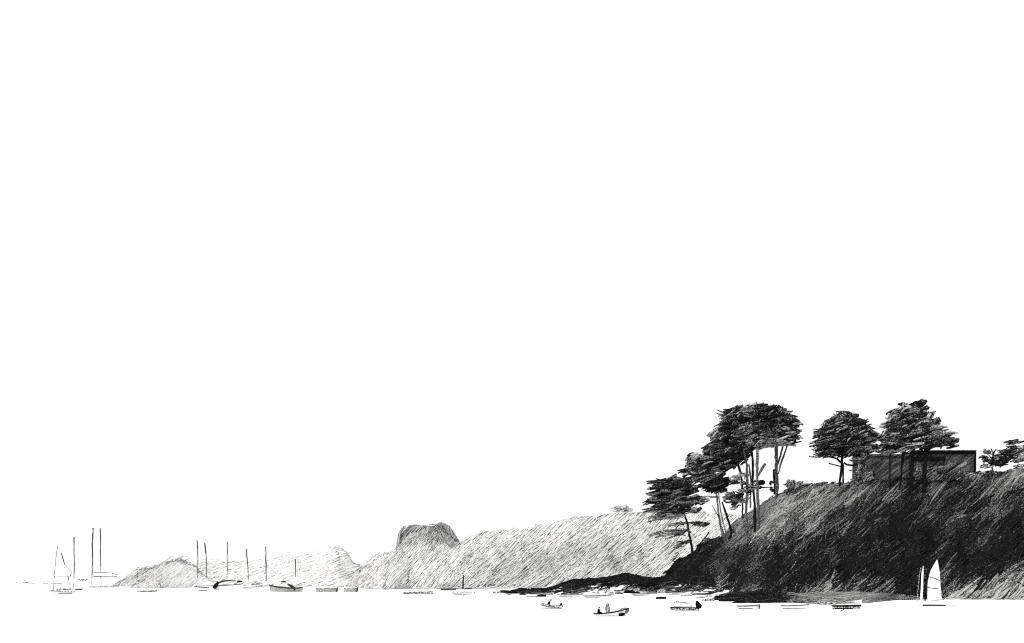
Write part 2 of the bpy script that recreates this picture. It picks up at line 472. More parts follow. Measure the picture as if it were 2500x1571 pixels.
x, y, tn = x[keep], y[keep], tn[keep]; n = len(x)
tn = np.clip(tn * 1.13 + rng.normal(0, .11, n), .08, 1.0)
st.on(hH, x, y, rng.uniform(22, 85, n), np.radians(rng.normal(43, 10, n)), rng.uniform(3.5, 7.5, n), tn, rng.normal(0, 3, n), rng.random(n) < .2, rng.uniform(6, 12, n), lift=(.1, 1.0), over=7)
# longer coarse stems along the skyline
k = 160
xx = rng.uniform(1790, 2110, k)
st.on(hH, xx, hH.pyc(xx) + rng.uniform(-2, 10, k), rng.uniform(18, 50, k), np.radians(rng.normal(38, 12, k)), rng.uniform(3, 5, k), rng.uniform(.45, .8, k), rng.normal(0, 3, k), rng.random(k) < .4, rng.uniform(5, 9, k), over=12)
st.line(hH, [(1692, 1352), (1710, 1325), (1730, 1301)], 3, .95)
st.line(hH, [(1640, 1370), (1648, 1362), (1656, 1352)], 2, .8)
st.line(hH, [(1643, 1371), (1660, 1374), (1688, 1366)], 3, .9)
st.line(hH, [(1643, 1376), (1644, 1398)], 2.5, .85)
st.line(hH, [(2334, 1462), (2400, 1463), (2470, 1466), (2500, 1464)], 2, .6)
for a in (2405, 2443, 2375, 2355):
    st.line(hH, [(a, 1462), (a + 20, 1444), (a + 38, 1432)], 4.5, .72)
st.build('headland_scrub', M['near_leaf'])

# --- black rock spit
hS = Hill([(1225, 1446), (1262, 1441), (1330, 1440), (1372, 1428), (1390, 1418), (1420, 1416), (1480, 1412), (1526, 1402), (1560, 1410), (1592, 1414), (1640, 1406), (1700, 1400), (1780, 1420)],
          [(1225, 1448), (1300, 1452), (1400, 1451), (1500, 1449), (1600, 1448), (1700, 1451), (1780, 1458)], [(1225, 500), (1500, 490), (1640, 470), (1780, 400)], amp=1, seed=31, back=25)
hS.build('rock_spit', M['rock_ground'], nv=10)
st = Strokes()
x, y = scatter(hS, 1700)
n = len(x)
f = (y - hS.pyc(x)) / (hS.pyf(x) - hS.pyc(x))
lobe = .40 + .22 * np.sin(x * .11) * np.sin(x * .047 + 1) + .12 * np.sin(x * .31)
keep = (f < lobe) | (rng.random(n) < .10) | (x < 1330)
x, y, f, lobe = x[keep], y[keep], f[keep], lobe[keep]; n = len(x)
tn = np.clip(1.0 - np.clip(f - .35, 0, 1) * .55 + rng.normal(0, .12, n), .1, 1)
st.on(hS, x, y, rng.uniform(16, 55, n), np.radians(rng.normal(12, 10, n)), rng.uniform(2.5, 5, n), tn, rng.normal(0, 3, n), rng.random(n) < .25, rng.uniform(4, 8, n), over=3)
st.build('spit_weed', M['near_leaf'])

# --- mud bank off the headland foot
hM = Hill([(1762, 1456), (1790, 1449), (1850, 1447), (1910, 1452), (1990, 1448), (2090, 1446), (2200, 1456), (2240, 1462)],
          [(1762, 1466), (1830, 1473), (1930, 1472), (2010, 1476), (2110, 1473), (2180, 1466), (2240, 1465)], [(1762, 335), (2240, 328)], amp=.5, seed=41, back=20)
hM.build('mud_bank', M['near_ground'], nv=8)
st = Strokes()
x, y = scatter(hM, 900)
n = len(x)
tn = np.clip(idw(x, y, [(1780, 1460, .95), (1850, 1460, .98), (1915, 1464, .9), (1950, 1460, .55), (2020, 1455, .45), (2060, 1468, .45), (2100, 1455, .45), (2160, 1460, .6), (2220, 1463, .6)]) + rng.normal(0, .1, n), .1, 1)
st.on(hM, x, y, rng.uniform(20, 70, n), np.radians(rng.normal(4, 5, n)), rng.uniform(3, 6, n), tn, rng.normal(0, 2, n), rng.random(n) < .3, rng.uniform(3, 6, n), over=2)
st.build('bank_weed', M['near_leaf'])


# ------------------------------------------------------------------ trees
def spray(blobs, Y, depth=0.6, wmin=3.5, wmax=7.0, el=13, zig=.4, thin=.42):
    """needle sprays through a set of ellipsoid pads: (px,py,rx,ry,n,tone[,tilt])"""
    ps, rs, ts = [], [], []
    for b in blobs:
        px, py, rx, ry, n, tone = b[:6]
        n = max(3, int(n * thin)); rx = rx * .84
        tilt = b[6] if len(b) > 6 else el
        k = Y / F
        u = rng.normal(size=(n, 3)); u /= np.linalg.norm(u, axis=1, keepdims=True); u *= rng.random((n, 1)) ** (1 / 2.1)
        # top domes more than the underside
        c = np.stack([u[:, 0] * rx * k, u[:, 1] * rx * k * depth, u[:, 2] * ry * k], -1) + P(px, py, Y)
        az = rng.uniform(-.6, .6, n)
        e = np.radians(rng.normal(tilt, 9, n))
        L = np.minimum(rng.uniform(.6, 1.4, n) * rx, rng.uniform(45, 95, n)) * k
        d = np.stack([np.cos(az) * np.cos(e), np.sin(az) * np.cos(e), np.sin(e)], -1)
        pr = np.stack([-np.sin(e), np.zeros(n), np.cos(e)], -1)
        hair = rng.random(n) < zig
        uu = np.linspace(0, 1, NP)
        a = np.where(hair[:, None], 1 - np.abs(2 * uu - 1) ** 1.4, uu) - .5
        bb = np.where(hair[:, None], (uu - .5) * (rng.uniform(5, 11, n) * k)[:, None], 0) + (rng.normal(0, 3, n) * k)[:, None] * (a * a * 4 - .5)
        Q = c[:, None] + d[:, None] * (a * L[:, None])[..., None] + pr[:, None] * bb[..., None]
        ps.append(Q); rs.append(.5 * rng.uniform(wmin, wmax, n)[:, None] * TAPER[None] * k)
        ts.append(np.clip(tone - .07 + rng.normal(0, .16, n), .1, 1))
    return np.concatenate(ps), np.concatenate(rs), np.concatenate(ts)


def limb(mb, pts, Y, dy=0.0):
    """pts (px,py,width): a wobbling tapered tube"""
    A = np.array(pts, float)
    d = np.r_[0, np.cumsum(np.hypot(np.diff(A[:, 0]), np.diff(A[:, 1])))]
    u = np.linspace(0, d[-1], max(6, int(d[-1] / 9)))
    X = np.interp(u, d, A[:, 0]) + rng.normal(0, .5, len(u)); Yp = np.interp(u, d, A[:, 1]); W = np.interp(u, d, A[:, 2]) * rng.uniform(.85, 1.15, len(u))
    yy = Y + dy * u / d[-1] + np.cumsum(rng.normal(0, .06, len(u)))
    mb.tube([P(X[i], Yp[i], yy[i]) for i in range(len(u))], [W[i] / 2 * Y / F for i in range(len(u))], n=7)


def pine(name, label, trunks, blobs, limbs=(), bark='bark_dark', group='tall pines on the headland', base=None, hill=None, leaf='near_pine', cat='pine tree', bark2=None, Y=None, **kw):
    hill = hill or hH
    b = base or trunks[0][0]
    Y = Y or float(hill.Y(np.array([b[0]]), np.array([min(max(b[1], float(hill.pyc(b[0]))), float(hill.pyf(b[0])))]))[0])
    t = thing(name, P(b[0], b[1] + 3, Y), label, cat, group)
    for i, tr in enumerate(trunks):
        m = MB()
        tr = [(tr[0][0], tr[0][1] + 8, tr[0][2] * 1.25)] + list(tr)
        limb(m, tr, Y + (0 if i == 0 else random.uniform(-1, 1)), random.uniform(-.6, .6))
        m.build('trunk', M[bark if i == 0 or not bark2 else bark2], t)
    for li in limbs:
        m = MB(); limb(m, li, Y, random.uniform(-2, 2)); m.build('branch', M[bark], t)
    if blobs:
        p, r, s = spray(blobs, Y, **kw)
        stroke_mesh('crown', p, r, s, M[leaf], t)
    return t


pine('pine_tree', 'leaning pine lowest on the slope, leftmost of all, ragged crown above the rock spit',
     [[(1692, 1357, 6), (1686, 1320, 5.5), (1679, 1282, 5), (1668, 1248, 5), (1656, 1215, 4.5), (1640, 1182, 3)]],
     [(1640, 1180, 50, 13, 110, .85), (1650, 1195, 60, 16, 170, .9), (1622, 1203, 42, 7, 60, .85), (1655, 1222, 62, 16, 170, .82), (1702, 1222, 28, 10, 45, .6), (1610, 1222, 34, 6, 40, .8),
      (1640, 1243, 60, 10, 80, .72), (1600, 1262, 30, 6, 22, .6), (1690, 1246, 24, 7, 30, .66), (1640, 1262, 42, 6, 30, .6), (1584, 1205, 24, 2, 8, .85),
      (1712, 1277, 26, 5, 22, .88, 2), (1660, 1281, 28, 5, 18, .6, 4), (1632, 1302, 46, 8, 34, .55, 4), (1655, 1298, 26, 8, 32, .75, 6), (1666, 1326, 22, 5, 18, .85, 14), (1652, 1335, 15, 3, 8, .7, 14)],
     [[(1682, 1297, 3), (1655, 1296, 2)], [(1684, 1319, 3.5), (1666, 1324, 2)], [(1677, 1277, 3), (1700, 1276, 2)], [(1670, 1250, 3), (1640, 1240, 2)]])

pine('pine_tree', 'pine with a bent forked stem left of the leaning dead trunk',
     [[(1776, 1331, 6), (1764, 1304, 7), (1757, 1270, 6), (1752, 1236, 4), (1748, 1196, 4), (1736, 1155, 3)], [(1779, 1326, 4), (1769, 1290, 3), (1759, 1245, 3), (1755, 1200, 3)]],
     [(1690, 1152, 32, 11, 70, .8, 18), (1712, 1140, 44, 16, 120, .84, 18), (1738, 1122, 44, 20, 150, .9, 20), (1720, 1165, 48, 10, 90, .84, 14), (1748, 1180, 42, 11, 130, .95, 12), (1745, 1197, 26, 5, 45, .98, 8), (1792, 1170, 20, 9, 22, .6), (1745, 1213, 30, 2, 4, .6, 3), (1700, 1120, 28, 14, 50, .62, 24)],
     [[(1756, 1265, 3), (1737, 1234, 1.5)]], bark='bark_grey', bark2='bark_grey')

pine('pine_tree', 'thin pine second from the left end of the trunk row, dark drooping crown',
     [[(1813, 1272, 3.5), (1813, 1214, 4), (1811, 1172, 5), (1804, 1140, 6), (1790, 1100, 4)]],
     [(1745, 1100, 34, 14, 80, .72, 24), (1762, 1085, 44, 20, 150, .84, 24), (1785, 1105, 42, 24, 190, .95, 28), (1800, 1120, 26, 16, 110, .92, 40), (1815, 1100, 28, 18, 100, .95, 35), (1760, 1135, 44, 14, 100, .92, 16)],
     [[(1811, 1178, 3), (1785, 1180, 2)], [(1812, 1195, 2.5), (1850, 1170, 1.5)]])

pine('pine_tree', 'grey trunked pine with scribbled low boughs, centre of the left clump',
     [[(1822, 1320, 7), (1823, 1290, 7), (1821, 1250, 7), (1824, 1204, 7), (1824, 1160, 6.5), (1823, 1132, 5), (1815, 1090, 4)]],
     [(1760, 1060, 34, 16, 70, .66, 24), (1790, 1045, 46, 22, 170, .82, 22), (1810, 1068, 45, 22, 180, .9, 24),
      (1795, 1208, 32, 7, 30, .72, 6), (1795, 1222, 28, 9, 40, .66, 10), (1796, 1236, 18, 6, 10, .62, 10), (1820, 1198, 34, 4, 12, .6, 3), (1815, 1162, 24, 2, 6, .62, 2), (1812, 1180, 22, 3, 10, .72, 4)],
     [[(1832, 1240, 4), (1834, 1170, 4.5), (1828, 1134, 4)], [(1821, 1226, 3), (1790, 1215, 2)]], bark='bark_grey')

pine('pine_tree', 'pine with a long wavy black trunk and a dark spear-like side bough',
     [[(1845, 1299, 9), (1844, 1262, 8), (1843, 1231, 6), (1837, 1183, 5.5), (1839, 1140, 6), (1836, 1108, 5.5), (1828, 1070, 4)]],
     [(1800, 1012, 48, 15, 110, .75, 18), (1815, 1035, 52, 20, 190, .86, 20), (1842, 1060, 44, 24, 190, .86, 20), (1838, 1085, 30, 14, 80, .9, 22),
      (1850, 1180, 28, 2.5, 12, .88, -2), (1846, 1192, 26, 4, 18, .96, 4), (1838, 1200, 18, 3, 8, .85, 2)],
     [[(1838, 1194, 7), (1855, 1191, 4), (1884, 1190, 2)]])

pine('pine_tree', 'pale grey straight trunked pine topping the left clump, broken stub on its right',
     [[(1851, 1300, 8), (1851, 1240, 8), (1849, 1190, 6.5), (1848, 1140, 7), (1850, 1095, 7), (1852, 1040, 5)]],
     [(1850, 1002, 46, 11, 120, .8, 12), (1858, 1012, 50, 16, 170, .88, 16), (1830, 1000, 34, 12, 80, .7, 22), (1862, 1040, 48, 20, 190, .84, 14), (1868, 1075, 44, 16, 120, .66, 12), (1903, 996, 10, 3, 8, .85, 40)],
     [[(1850, 1162, 5), (1858, 1148, 7), (1868, 1133, 7)]], bark='bark_grey')

pine('pine_tree', 'pine forking into three thin grey stems, rightmost of the left clump',
     [[(1895, 1224, 6), (1897, 1190, 10), (1895, 1147, 8), (1896, 1100, 8), (1897, 1050, 5)], [(1893, 1200, 8), (1891, 1160, 9), (1890, 1146, 6)]],
     [(1890, 1012, 48, 14, 120, .75, 2), (1908, 1030, 46, 18, 150, .8, -8), (1922, 1046, 34, 14, 80, .74, -12), (1900, 1062, 50, 16, 160, .82, -4), (1925, 1068, 34, 8, 50, .78, -8), (1900, 1082, 48, 7, 50, .55, 4), (1935, 1080, 22, 3, 10, .75, 10), (1936, 1035, 22, 4, 10, .65, -20), (1884, 1180, 4, 10, 5, .95, 80), (1884, 1194, 5, 8, 5, .95, 70)],
     [[(1899, 1135, 4), (1906, 1110, 5), (1913, 1080, 4)], [(1900, 1158, 3), (1909, 1125, 5), (1923, 1085, 4.5)]], bark='bark_grey', bark2='bark_dark')

tdead = pine('dead_tree', 'leafless leaning dead stem beside the bent pine on the left slope',
     [[(1783, 1322, 5), (1785, 1298, 6), (1779, 1275, 5.5), (1773, 1256, 5.5), (1768, 1240, 5), (1763, 1226, 4)]], [], [[(1774, 1258, 4), (1777, 1255, 3)]], cat='dead tree', group='dead trunks')

pine('pine_tree', 'round domed pine standing alone on the skyline with spreading bare limbs',
     [[(2048, 1194, 5), (2053, 1162, 6), (2056, 1134, 6), (2057, 1110, 5), (2060, 1070, 4)], [(2058, 1192, 4), (2059, 1160, 4.5), (2058, 1132, 5)]],
     [(2062, 1016, 32, 9, 70, .9, 0), (2045, 1030, 42, 12, 100, .8, 24), (2078, 1032, 40, 13, 110, .86, -20), (2055, 1052, 66, 16, 190, .78, 18), (2052, 1074, 70, 16, 200, .78, 16), (2060, 1088, 68, 13, 170, .8, 14), (2066, 1103, 50, 7, 100, .9, 12),
      (2008, 1058, 26, 8, 26, .6, 14), (2012, 1112, 32, 5, 24, .78, 12), (2003, 1096, 20, 6, 18, .66, 14)],
     [[(2056, 1132, 5), (2043, 1120, 5), (2020, 1114, 4)], [(2053, 1140, 3), (2036, 1135, 3), (2024, 1132, 3)], [(2060, 1130, 4), (2071, 1137, 5), (2090, 1136, 4), (2106, 1134, 3)], [(2057, 1118, 4), (2035, 1106, 2.5)], [(2058, 1120, 4), (2078, 1105, 2.5)]])

pine('pine_tree', 'slim pine with a windswept crown tucked right of the domed pine',
     [[(2079, 1186, 4), (2083, 1160, 4.5), (2086, 1130, 6), (2089, 1105, 5), (2098, 1075, 3)]],
     [(2108, 1045, 26, 9, 60, .7, -20), (2118, 1060, 28, 9, 70, .76, -25), (2140, 1068, 18, 5, 30, .96, -15), (2112, 1080, 30, 9, 80, .7, 14), (2105, 1098, 42, 9, 80, .72, 10), (2128, 1090, 22, 4, 20, .66, 8), (2098, 1114, 26, 8, 40, .7, 10)],
     [[(2080, 1150, 2.5), (2074, 1149, 2.5), (2095, 1146, 2.5)], [(2082, 1165, 4), (2078, 1166, 3), (2108, 1162, 4)], [(2086, 1132, 8), (2092, 1131, 6)]], bark='bark_grey')

pine('pine_tree', 'very thin black stemmed pine in front of the low house wing',
     [[(2172, 1205, 3.5), (2173, 1160, 3.5), (2173, 1115, 4), (2176, 1085, 3)]],
     [(2172, 1088, 30, 7, 60, .66, 10), (2170, 1102, 34, 6, 45, .62, 6)])
pine('pine_tree', 'pine with a slanting upper fork, left of the two thick black trunks by the house',
     [[(2196, 1206, 5), (2200, 1161, 5), (2203, 1130, 6), (2205, 1098, 7), (2207, 1065, 4)]],
     [(2188, 1035, 38, 11, 80, .7, 24), (2192, 1050, 42, 12, 110, .74, 22), (2186, 1068, 42, 12, 120, .74, 14), (2182, 1080, 36, 8, 60, .66, 8), (2160, 1038, 18, 5, 16, .5, 10), (2162, 1062, 16, 2, 8, .75, -6)],
     [[(2205, 1115, 4), (2212, 1097, 5), (2219, 1082, 4)], [(2200, 1169, 4), (2222, 1168, 4)]])
pine('pine_tree', 'tallest pine of the right clump, thick black trunk and feathery tufted top',
     [[(2222, 1209, 10), (2225, 1164, 9), (2228, 1130, 9), (2227, 1100, 9), (2232, 1050, 6), (2236, 1000, 3)]],
     [(2206, 989, 18, 4, 16, .66, 10), (2245, 985, 20, 5, 32, .92, 16), (2225, 1000, 44, 9, 80, .74, 14), (2190, 1006, 28, 5, 26, .66, 26), (2232, 1015, 46, 11, 130, .84, 22), (2225, 1032, 56, 13, 170, .82, 26), (2228, 1050, 58, 13, 180, .8, 24), (2225, 1070, 64, 13, 180, .82, 20), (2228, 1086, 66, 8, 130, .8, 10), (2180, 1018, 24, 6, 22, .5, 30), (2262, 1003, 12, 9, 14, .8, -50)],
     [[(2227, 1100, 6), (2220, 1085, 4)], [(2228, 1104, 6), (2236, 1090, 4)]])
pine('pine_tree', 'black trunked pine nearest the pale house window with a crown trailing to the right',
     [[(2254, 1211, 8), (2257, 1161, 9), (2260, 1125, 10), (2259, 1092, 7), (2262, 1050, 4)]],
     [(2266, 1030, 32, 11, 70, .72, 22), (2275, 1048, 36, 11, 90, .7, 14), (2285, 1062, 44, 9, 100, .7, 8), (2298, 1074, 46, 6, 60, .74, 8), (2312, 1080, 30, 3.5, 18, .78, 10), (2318, 1088, 22, 2.5, 10, .85, 2), (2280, 1014, 12, 3, 6, .5, 10), (2265, 1085, 56, 7, 90, .82, 8)],
     [[(2259, 1108, 5), (2275, 1092, 3)], [(2259, 1110, 4), (2246, 1095, 3)]])
pine('pine_tree', 'low spreading pine cut by the right edge, beyond the flat roofed house',
     [[(2424, 1160, 5), (2423, 1138, 4), (2423, 1115, 4), (2430, 1098, 3)]],
     [(2475, 1080, 26, 5, 24, .78, 10), (2488, 1092, 26, 5, 26, .75, 10), (2470, 1102, 40, 8, 60, .8, 18), (2450, 1118, 36, 9, 80, .86, 18), (2440, 1132, 28, 5, 40, .92, 6), (2412, 1104, 16, 3.5, 12, .72, -12), (2405, 1118, 18, 3.5, 12, .76, 4), (2410, 1126, 16, 3, 8, .7, -4), (2410, 1139, 18, 3, 12, .7, 4), (2488, 1120, 24, 10, 30, .6, 20), (2495, 1140, 18, 5, 14, .6, 16), (2540, 1110, 50, 18, 90, .7, 14)],
     [[(2423, 1122, 3), (2412, 1110, 2)], [(2423, 1128, 3), (2450, 1118, 2)]])


def bush(label, blobs, base, hill, name='bush', leaf='near_leaf', group='bushes', el=30, cat='bush'):
    Y = float(hill.Y(np.array([base[0]]), np.array([max(base[1], float(hill.pyc(base[0])) + .5)]))[0])
    t = thing(name, P(base[0], base[1] + 2, Y), label, cat, group)
    m = MB()
    for dx in (-.35, 0, .3):
        limb(m, [(base[0] + dx * 10, base[1] + 4, 4), (base[0] + dx * 40, base[1] - 10, 2)], Y)
    m.build('stem', M['bark_dark' if leaf == 'near_leaf' else 'spar_pale'], t)
    p, r, s = spray(blobs, Y, depth=.8, wmin=3, wmax=6, el=el, thin=1.0)
    stroke_mesh('foliage', p, r, s, M[leaf], t)
    return t


bush('shaggy grey bush on the skyline between the left clump and the domed pine', [(1930, 1183, 14, 9, 22, .6, 50), (1950, 1188, 22, 8, 34, .55), (1935, 1197, 22, 8, 36, .72), (1970, 1192, 22, 5, 20, .55)], (1945, 1200), hH)
bush('low black hedge running right from the corner of the flat roofed house', [(2395, 1158, 18, 6, 40, .9, 4), (2415, 1158, 20, 6, 45, .85, 4), (2428, 1163, 14, 6, 20, .7, 4)], (2405, 1166), hH, el=5)
bush('dark scrubby bush at the left foot of the low house wing', [(2098, 1163, 16, 6, 36, .86, 8), (2095, 1176, 20, 6, 30, .72, 10)], (2098, 1182), hH, el=8)
bush('ragged dark bush hiding the left corner of the low house wing', [(2106, 1135, 9, 22, 34, .74, 40), (2116, 1165, 18, 12, 50, .74, 34), (2100, 1150, 8, 16, 22, .7, 30), (2112, 1112, 12, 6, 14, .7, 20)], (2112, 1186), hH, el=34)
bush('ragged scrub growing up against the lower wall of the flat roofed house', [(2270, 1166, 36, 12, 90, .68, 36), (2320, 1166, 40, 12, 110, .7, 36), (2365, 1168, 24, 9, 60, .66, 36), (2300, 1148, 50, 8, 40, .6, 30)], (2310, 1180), hH, el=36)
bush('small dense black bush at the foot of the lowest slope beside the stick', [(1715, 1338, 14, 14, 55, .92, 48), (1724, 1322, 8, 9, 20, .85, 55)], (1716, 1350), hH, el=48)
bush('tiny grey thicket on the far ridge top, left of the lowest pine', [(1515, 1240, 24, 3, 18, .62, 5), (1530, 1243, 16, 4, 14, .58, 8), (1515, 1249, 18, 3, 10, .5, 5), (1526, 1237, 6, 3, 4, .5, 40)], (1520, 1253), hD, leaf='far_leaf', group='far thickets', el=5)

# ------------------------------------------------------------------ the flat roofed house behind the pines
HY = 402.0
hb = P(2240, 1178, HY)
house = thing('house', hb, 'dark flat roofed house among the pines on top of the headland', 'house')
kx = HY / F


def hx(px): return (px - 1250) * kx
def hz(py): return CH + (H0 - py) * kx


def wall_block(x0, x1, y0, y1, zt, zb, openings):
    """front wall with real openings plus sides, back and ceiling"""
    m = MB()
    xs = sorted({x0, x1, *[o[0] for o in openings], *[o[1] for o in openings]})
    zs = sorted({zb, zt, *[o[2] for o in openings], *[o[3] for o in openings]})
    for a, b in zip(xs[:-1], xs[1:]):
        for c, d in zip(zs[:-1], zs[1:]):
            mx, mz = (a + b) / 2, (c + d) / 2
            if any(o[0] < mx < o[1] and o[2] < mz < o[3] for o in openings): continue
            m.box(((a + b) / 2, y0 + .15, (c + d) / 2), (b - a, .3, d - c))
    m.box(((x0 + x1) / 2, y1, (zt + zb) / 2), (x1 - x0, .3, zt - zb))
    for x in (x0 + .15, x1 - .15): m.box((x, (y0 + y1) / 2 + .003, (zt + zb) / 2 - .003), (.3, y1 - y0 - .4, zt - zb))
    return m


zb = hz(1192)
op1 = [(hx(2235), hx(2252), hz(1152), hz(1128))]
wall_block(hx(2226), hx(2378), HY, HY + 14, hz(1109), zb, op1).build('wall', M['wall'], house, smooth=False)
wall_block(hx(2106), hx(2225), HY + 2, HY + 12, hz(1112), zb, []).build('wall', M['wall'], house, smooth=False)
MB().box((hx(2164), HY + 7, hz(1110)), (hx(2222) - hx(2104), 11.5, 4 * kx)).build('roof', M['wall'], house, smooth=False)
rf = MB().box((hx(2303), HY + 6.7, hz(1105)), (hx(2381) - hx(2225), 15, 6 * kx)).build('roof', M['roof'], house, smooth=False)
MB().box((hx(2303), HY + 6.7, hz(1101)), (hx(2381.6) - hx(2224), 15.3, 2 * kx)).build('coping', M['wall'], rf, smooth=False)
MB().box((hx(2268), HY - .9, hz(1121)), (hx(2304) - hx(2232), 1.8, 9 * kx)).build('canopy', M['roof'], house, smooth=False)
MB().tube([P(2380, 1172, HY - .6), P(2381, 1103, HY - .6)], .32).build('drainpipe', M['roof'], house)
for i, o in enumerate(op1):
    y = HY if i < 3 else HY + 2
    cx, cz = (o[0] + o[1]) / 2, (o[2] + o[3]) / 2
    fr = MB()
    for sx in (-1, 0, 1): fr.box((cx + sx * (o[1] - o[0] - .16) / 2, y + .17, cz), (.14, .16, o[3] - o[2] - .02))
    for sz in (-1, 1): fr.box((cx, y + .172, cz + sz * (o[3] - o[2] - .18) / 2), (o[1] - o[0] - .3, .12, .14))
    f_ = fr.build('window', M['roof'], house, smooth=False)
    MB().box((cx, y + .23, cz), (o[1] - o[0] - .03, .04, o[3] - o[2] - .03)).build('pane', M['pane'], f_, smooth=False)


# ------------------------------------------------------------------ boats
def loft_hull(L, B, H, bow_rise=.4, stern_w=.75, draft=.25, fl=.7, ns=15, bowdir=1, stern_rise=0.0, full=2.2):
    """open boat: outer skin, gunwale, inner skin and sole. local frame, x along the boat"""
    V, Fc = [], []
    g = []
    for i in range(ns):
        s = i / (ns - 1)                       # 0 stern .. 1 bow
        b = B / 2 * (stern_w + (1 - stern_w) * min(1, s / .4) if s < .4 else max(0.02, (1 - ((s - .4) / .6) ** full)))
        h = H * (1 + bow_rise * s ** 2.2 + stern_rise * (1 - s) ** 3)
        xk = -L / 2 + L * (.08 + .70 * s)
        x = -L / 2 + L * s
        kz = -draft + draft * 1.0 * s ** 5
        sole = min(.08, h - .1)
        row = [(xk, 0, kz), (xk * .92 + x * .08, b * fl, kz * .4 + .02), (x, b, h), (x, max(b - .07, .005), h), (x, max(b * .8 - .07, .004), sole), (x, 0, sole)]
        st_ = [len(V) + j for j in range(6)]
        for p in row: V.append((p[0] * bowdir, p[1], p[2]))
        mi = []
        for j in (1, 2, 3, 4):
            mi.append(len(V)); V.append((row[j][0] * bowdir, -row[j][1], row[j][2]))
        ring = [st_[0], st_[1], st_[2], st_[3], st_[4], st_[5], mi[3], mi[2], mi[1], mi[0]]
        g.append(ring)
    for a, b in zip(g[:-1], g[1:]):
        for j in range(10):
            k = (j + 1) % 10
            Fc.append((a[j], b[j], b[k], a[k]) if bowdir > 0 else (a[j], a[k], b[k], b[j]))
    Fc.append(tuple(g[0])); Fc.append(tuple(g[-1])[::-1])
    sheer = [[np.array(V[r[2]]) for r in g], [np.array(V[r[8]]) for r in g]]
    chine = [[np.array(V[r[1]]) for r in g], [np.array(V[r[9]]) for r in g]]
    return np.array(V), Fc, sheer, chine


class Boat:
    def __init__(s, name, label, cat, x0, x1, pw, B=None, H=.6, yaw=0, hull='white', strake='dark', wl='dark', sw=1.8, group=None, bowdir=1, wlh=None, **kw):
        s.Y = YW(pw); s.k = s.Y / F
        s.c = P((x0 + x1) / 2, pw, s.Y); s.c[2] = 0
        s.L = (x1 - x0) * s.k
        s.R = np.array([[math.cos(yaw), -math.sin(yaw), 0], [math.sin(yaw), math.cos(yaw), 0], [0, 0, 1]])
        s.t = thing(name, s.c, label, cat, group)
        B = B or max(1.2, s.L * .3)
        s.B, s.H = B, H
        V, Fc, sheer, chine = loft_hull(s.L, B, H, bowdir=bowdir, **kw)
        s.sheer = sheer
        s.hull = mesh_obj('hull', s.W(V), Fc, M[hull], s.t)
        r = sw * s.k / 2
        if strake:
            m = MB()
            for side in sheer: m.tube(s.W(np.array(side)), r, n=6)
            m.build('gunwale', M[strake], s.t)
        if wl:  # boot stripe, also standing in for the dark reflection under the hull
            m = MB()
            for side in chine:
                q = np.array(side); q[:, 1] *= 1.02; q[:, 2] = (wlh or 1.0) * sw * s.k * .35
                m.tube(s.W(q), sw * s.k * .6 * (wlh or 1.0), n=6)
            m.build('waterline_reflection_band', M[wl], s.t)

    def W(s, V):
        return np.asarray(V, float) @ s.R.T + s.c

    def pt(s, px, py, dy=0.0):
        return P(px, py, s.Y + dy)

    def spar(s, name, pts, mat='spar', parent=None, n=7):
        A = np.array([[p[0], p[1], p[2], p[3] if len(p) > 3 else 0] for p in pts], float)
        d = np.r_[0, np.cumsum(np.hypot(np.diff(A[:, 0]), np.diff(A[:, 1])))]
        if d[-1] > 50:
            u = np.linspace(0, d[-1], int(d[-1] / 7)); A = np.stack([np.interp(u, d, A[:, c]) for c in range(4)], -1)
            A[:, 0] += np.convolve(rng.normal(0, .5, len(u) + 4), np.ones(5) / 2.5, 'valid') ; A[:, 2] *= rng.uniform(.7, 1.25, len(u))
        m = MB(); m.tube([s.pt(p[0], p[1], p[3]) for p in A], [p[2] / 2 * s.k for p in A], n=n)
        return m.build(name, M[mat], parent or s.t)

    def thwarts(s, xs, mat='white'):
        for x in xs:
            m = MB(); m.box((0, 0, 0), (.3, s.B * .8, .06))
            V = np.array(m.v) + np.array([x * s.L, 0, s.H * .7])
            mesh_obj('seat', s.W(V), m.f, M[mat], s.t)


def sheet(boat, outline_l, outline_r, mat='sail', name='sail', belly=.25, rows=10, edge=None, ew=1.6, parent=None):
    """sail between two edge polylines of (px,py), bellied out in depth, with bolt rope"""
    def res(a):
        a = np.array(a, float); d = np.r_[0, np.cumsum(np.hypot(*np.diff(a, axis=0).T))]; u = np.linspace(0, d[-1], rows)
        return np.c_[np.interp(u, d, a[:, 0]), np.interp(u, d, a[:, 1])]
    l, r = res(outline_l), res(outline_r)
    nc = 7; V = []; Fc = []
    wmax = max(abs(r[:, 0] - l[:, 0])) * boat.k
    for side in (0, 1):
        for i in range(rows):
            for j in range(nc):
                u = j / (nc - 1); q = l[i] * (1 - u) + r[i] * u
                V.append(boat.pt(q[0], q[1], -belly * wmax * math.sin(u * math.pi) * math.sin((i / (rows - 1)) ** .7 * math.pi * .8 + .1) + side * .02 + 0.05))
    o = rows * nc
    for i in range(rows - 1):
        for j in range(nc - 1):
            a = i * nc + j
            Fc.append((a, a + nc, a + nc + 1, a + 1)); Fc.append((o + a, o + a + 1, o + a + nc + 1, o + a + nc))
    s_ = mesh_obj(name, V, Fc, M[mat], parent or boat.t, smooth=True)
    if edge:
        m = MB()
        for e in (l, r): m.tube([boat.pt(q[0], q[1], 0.0) for q in e], ew / 2 * boat.k, n=6)
        m.tube([boat.pt(l[-1][0], l[-1][1]), boat.pt(r[-1][0], r[-1][1])], ew / 2 * boat.k, n=6)
        m.build('bolt_rope', M[edge], s_)
    return s_


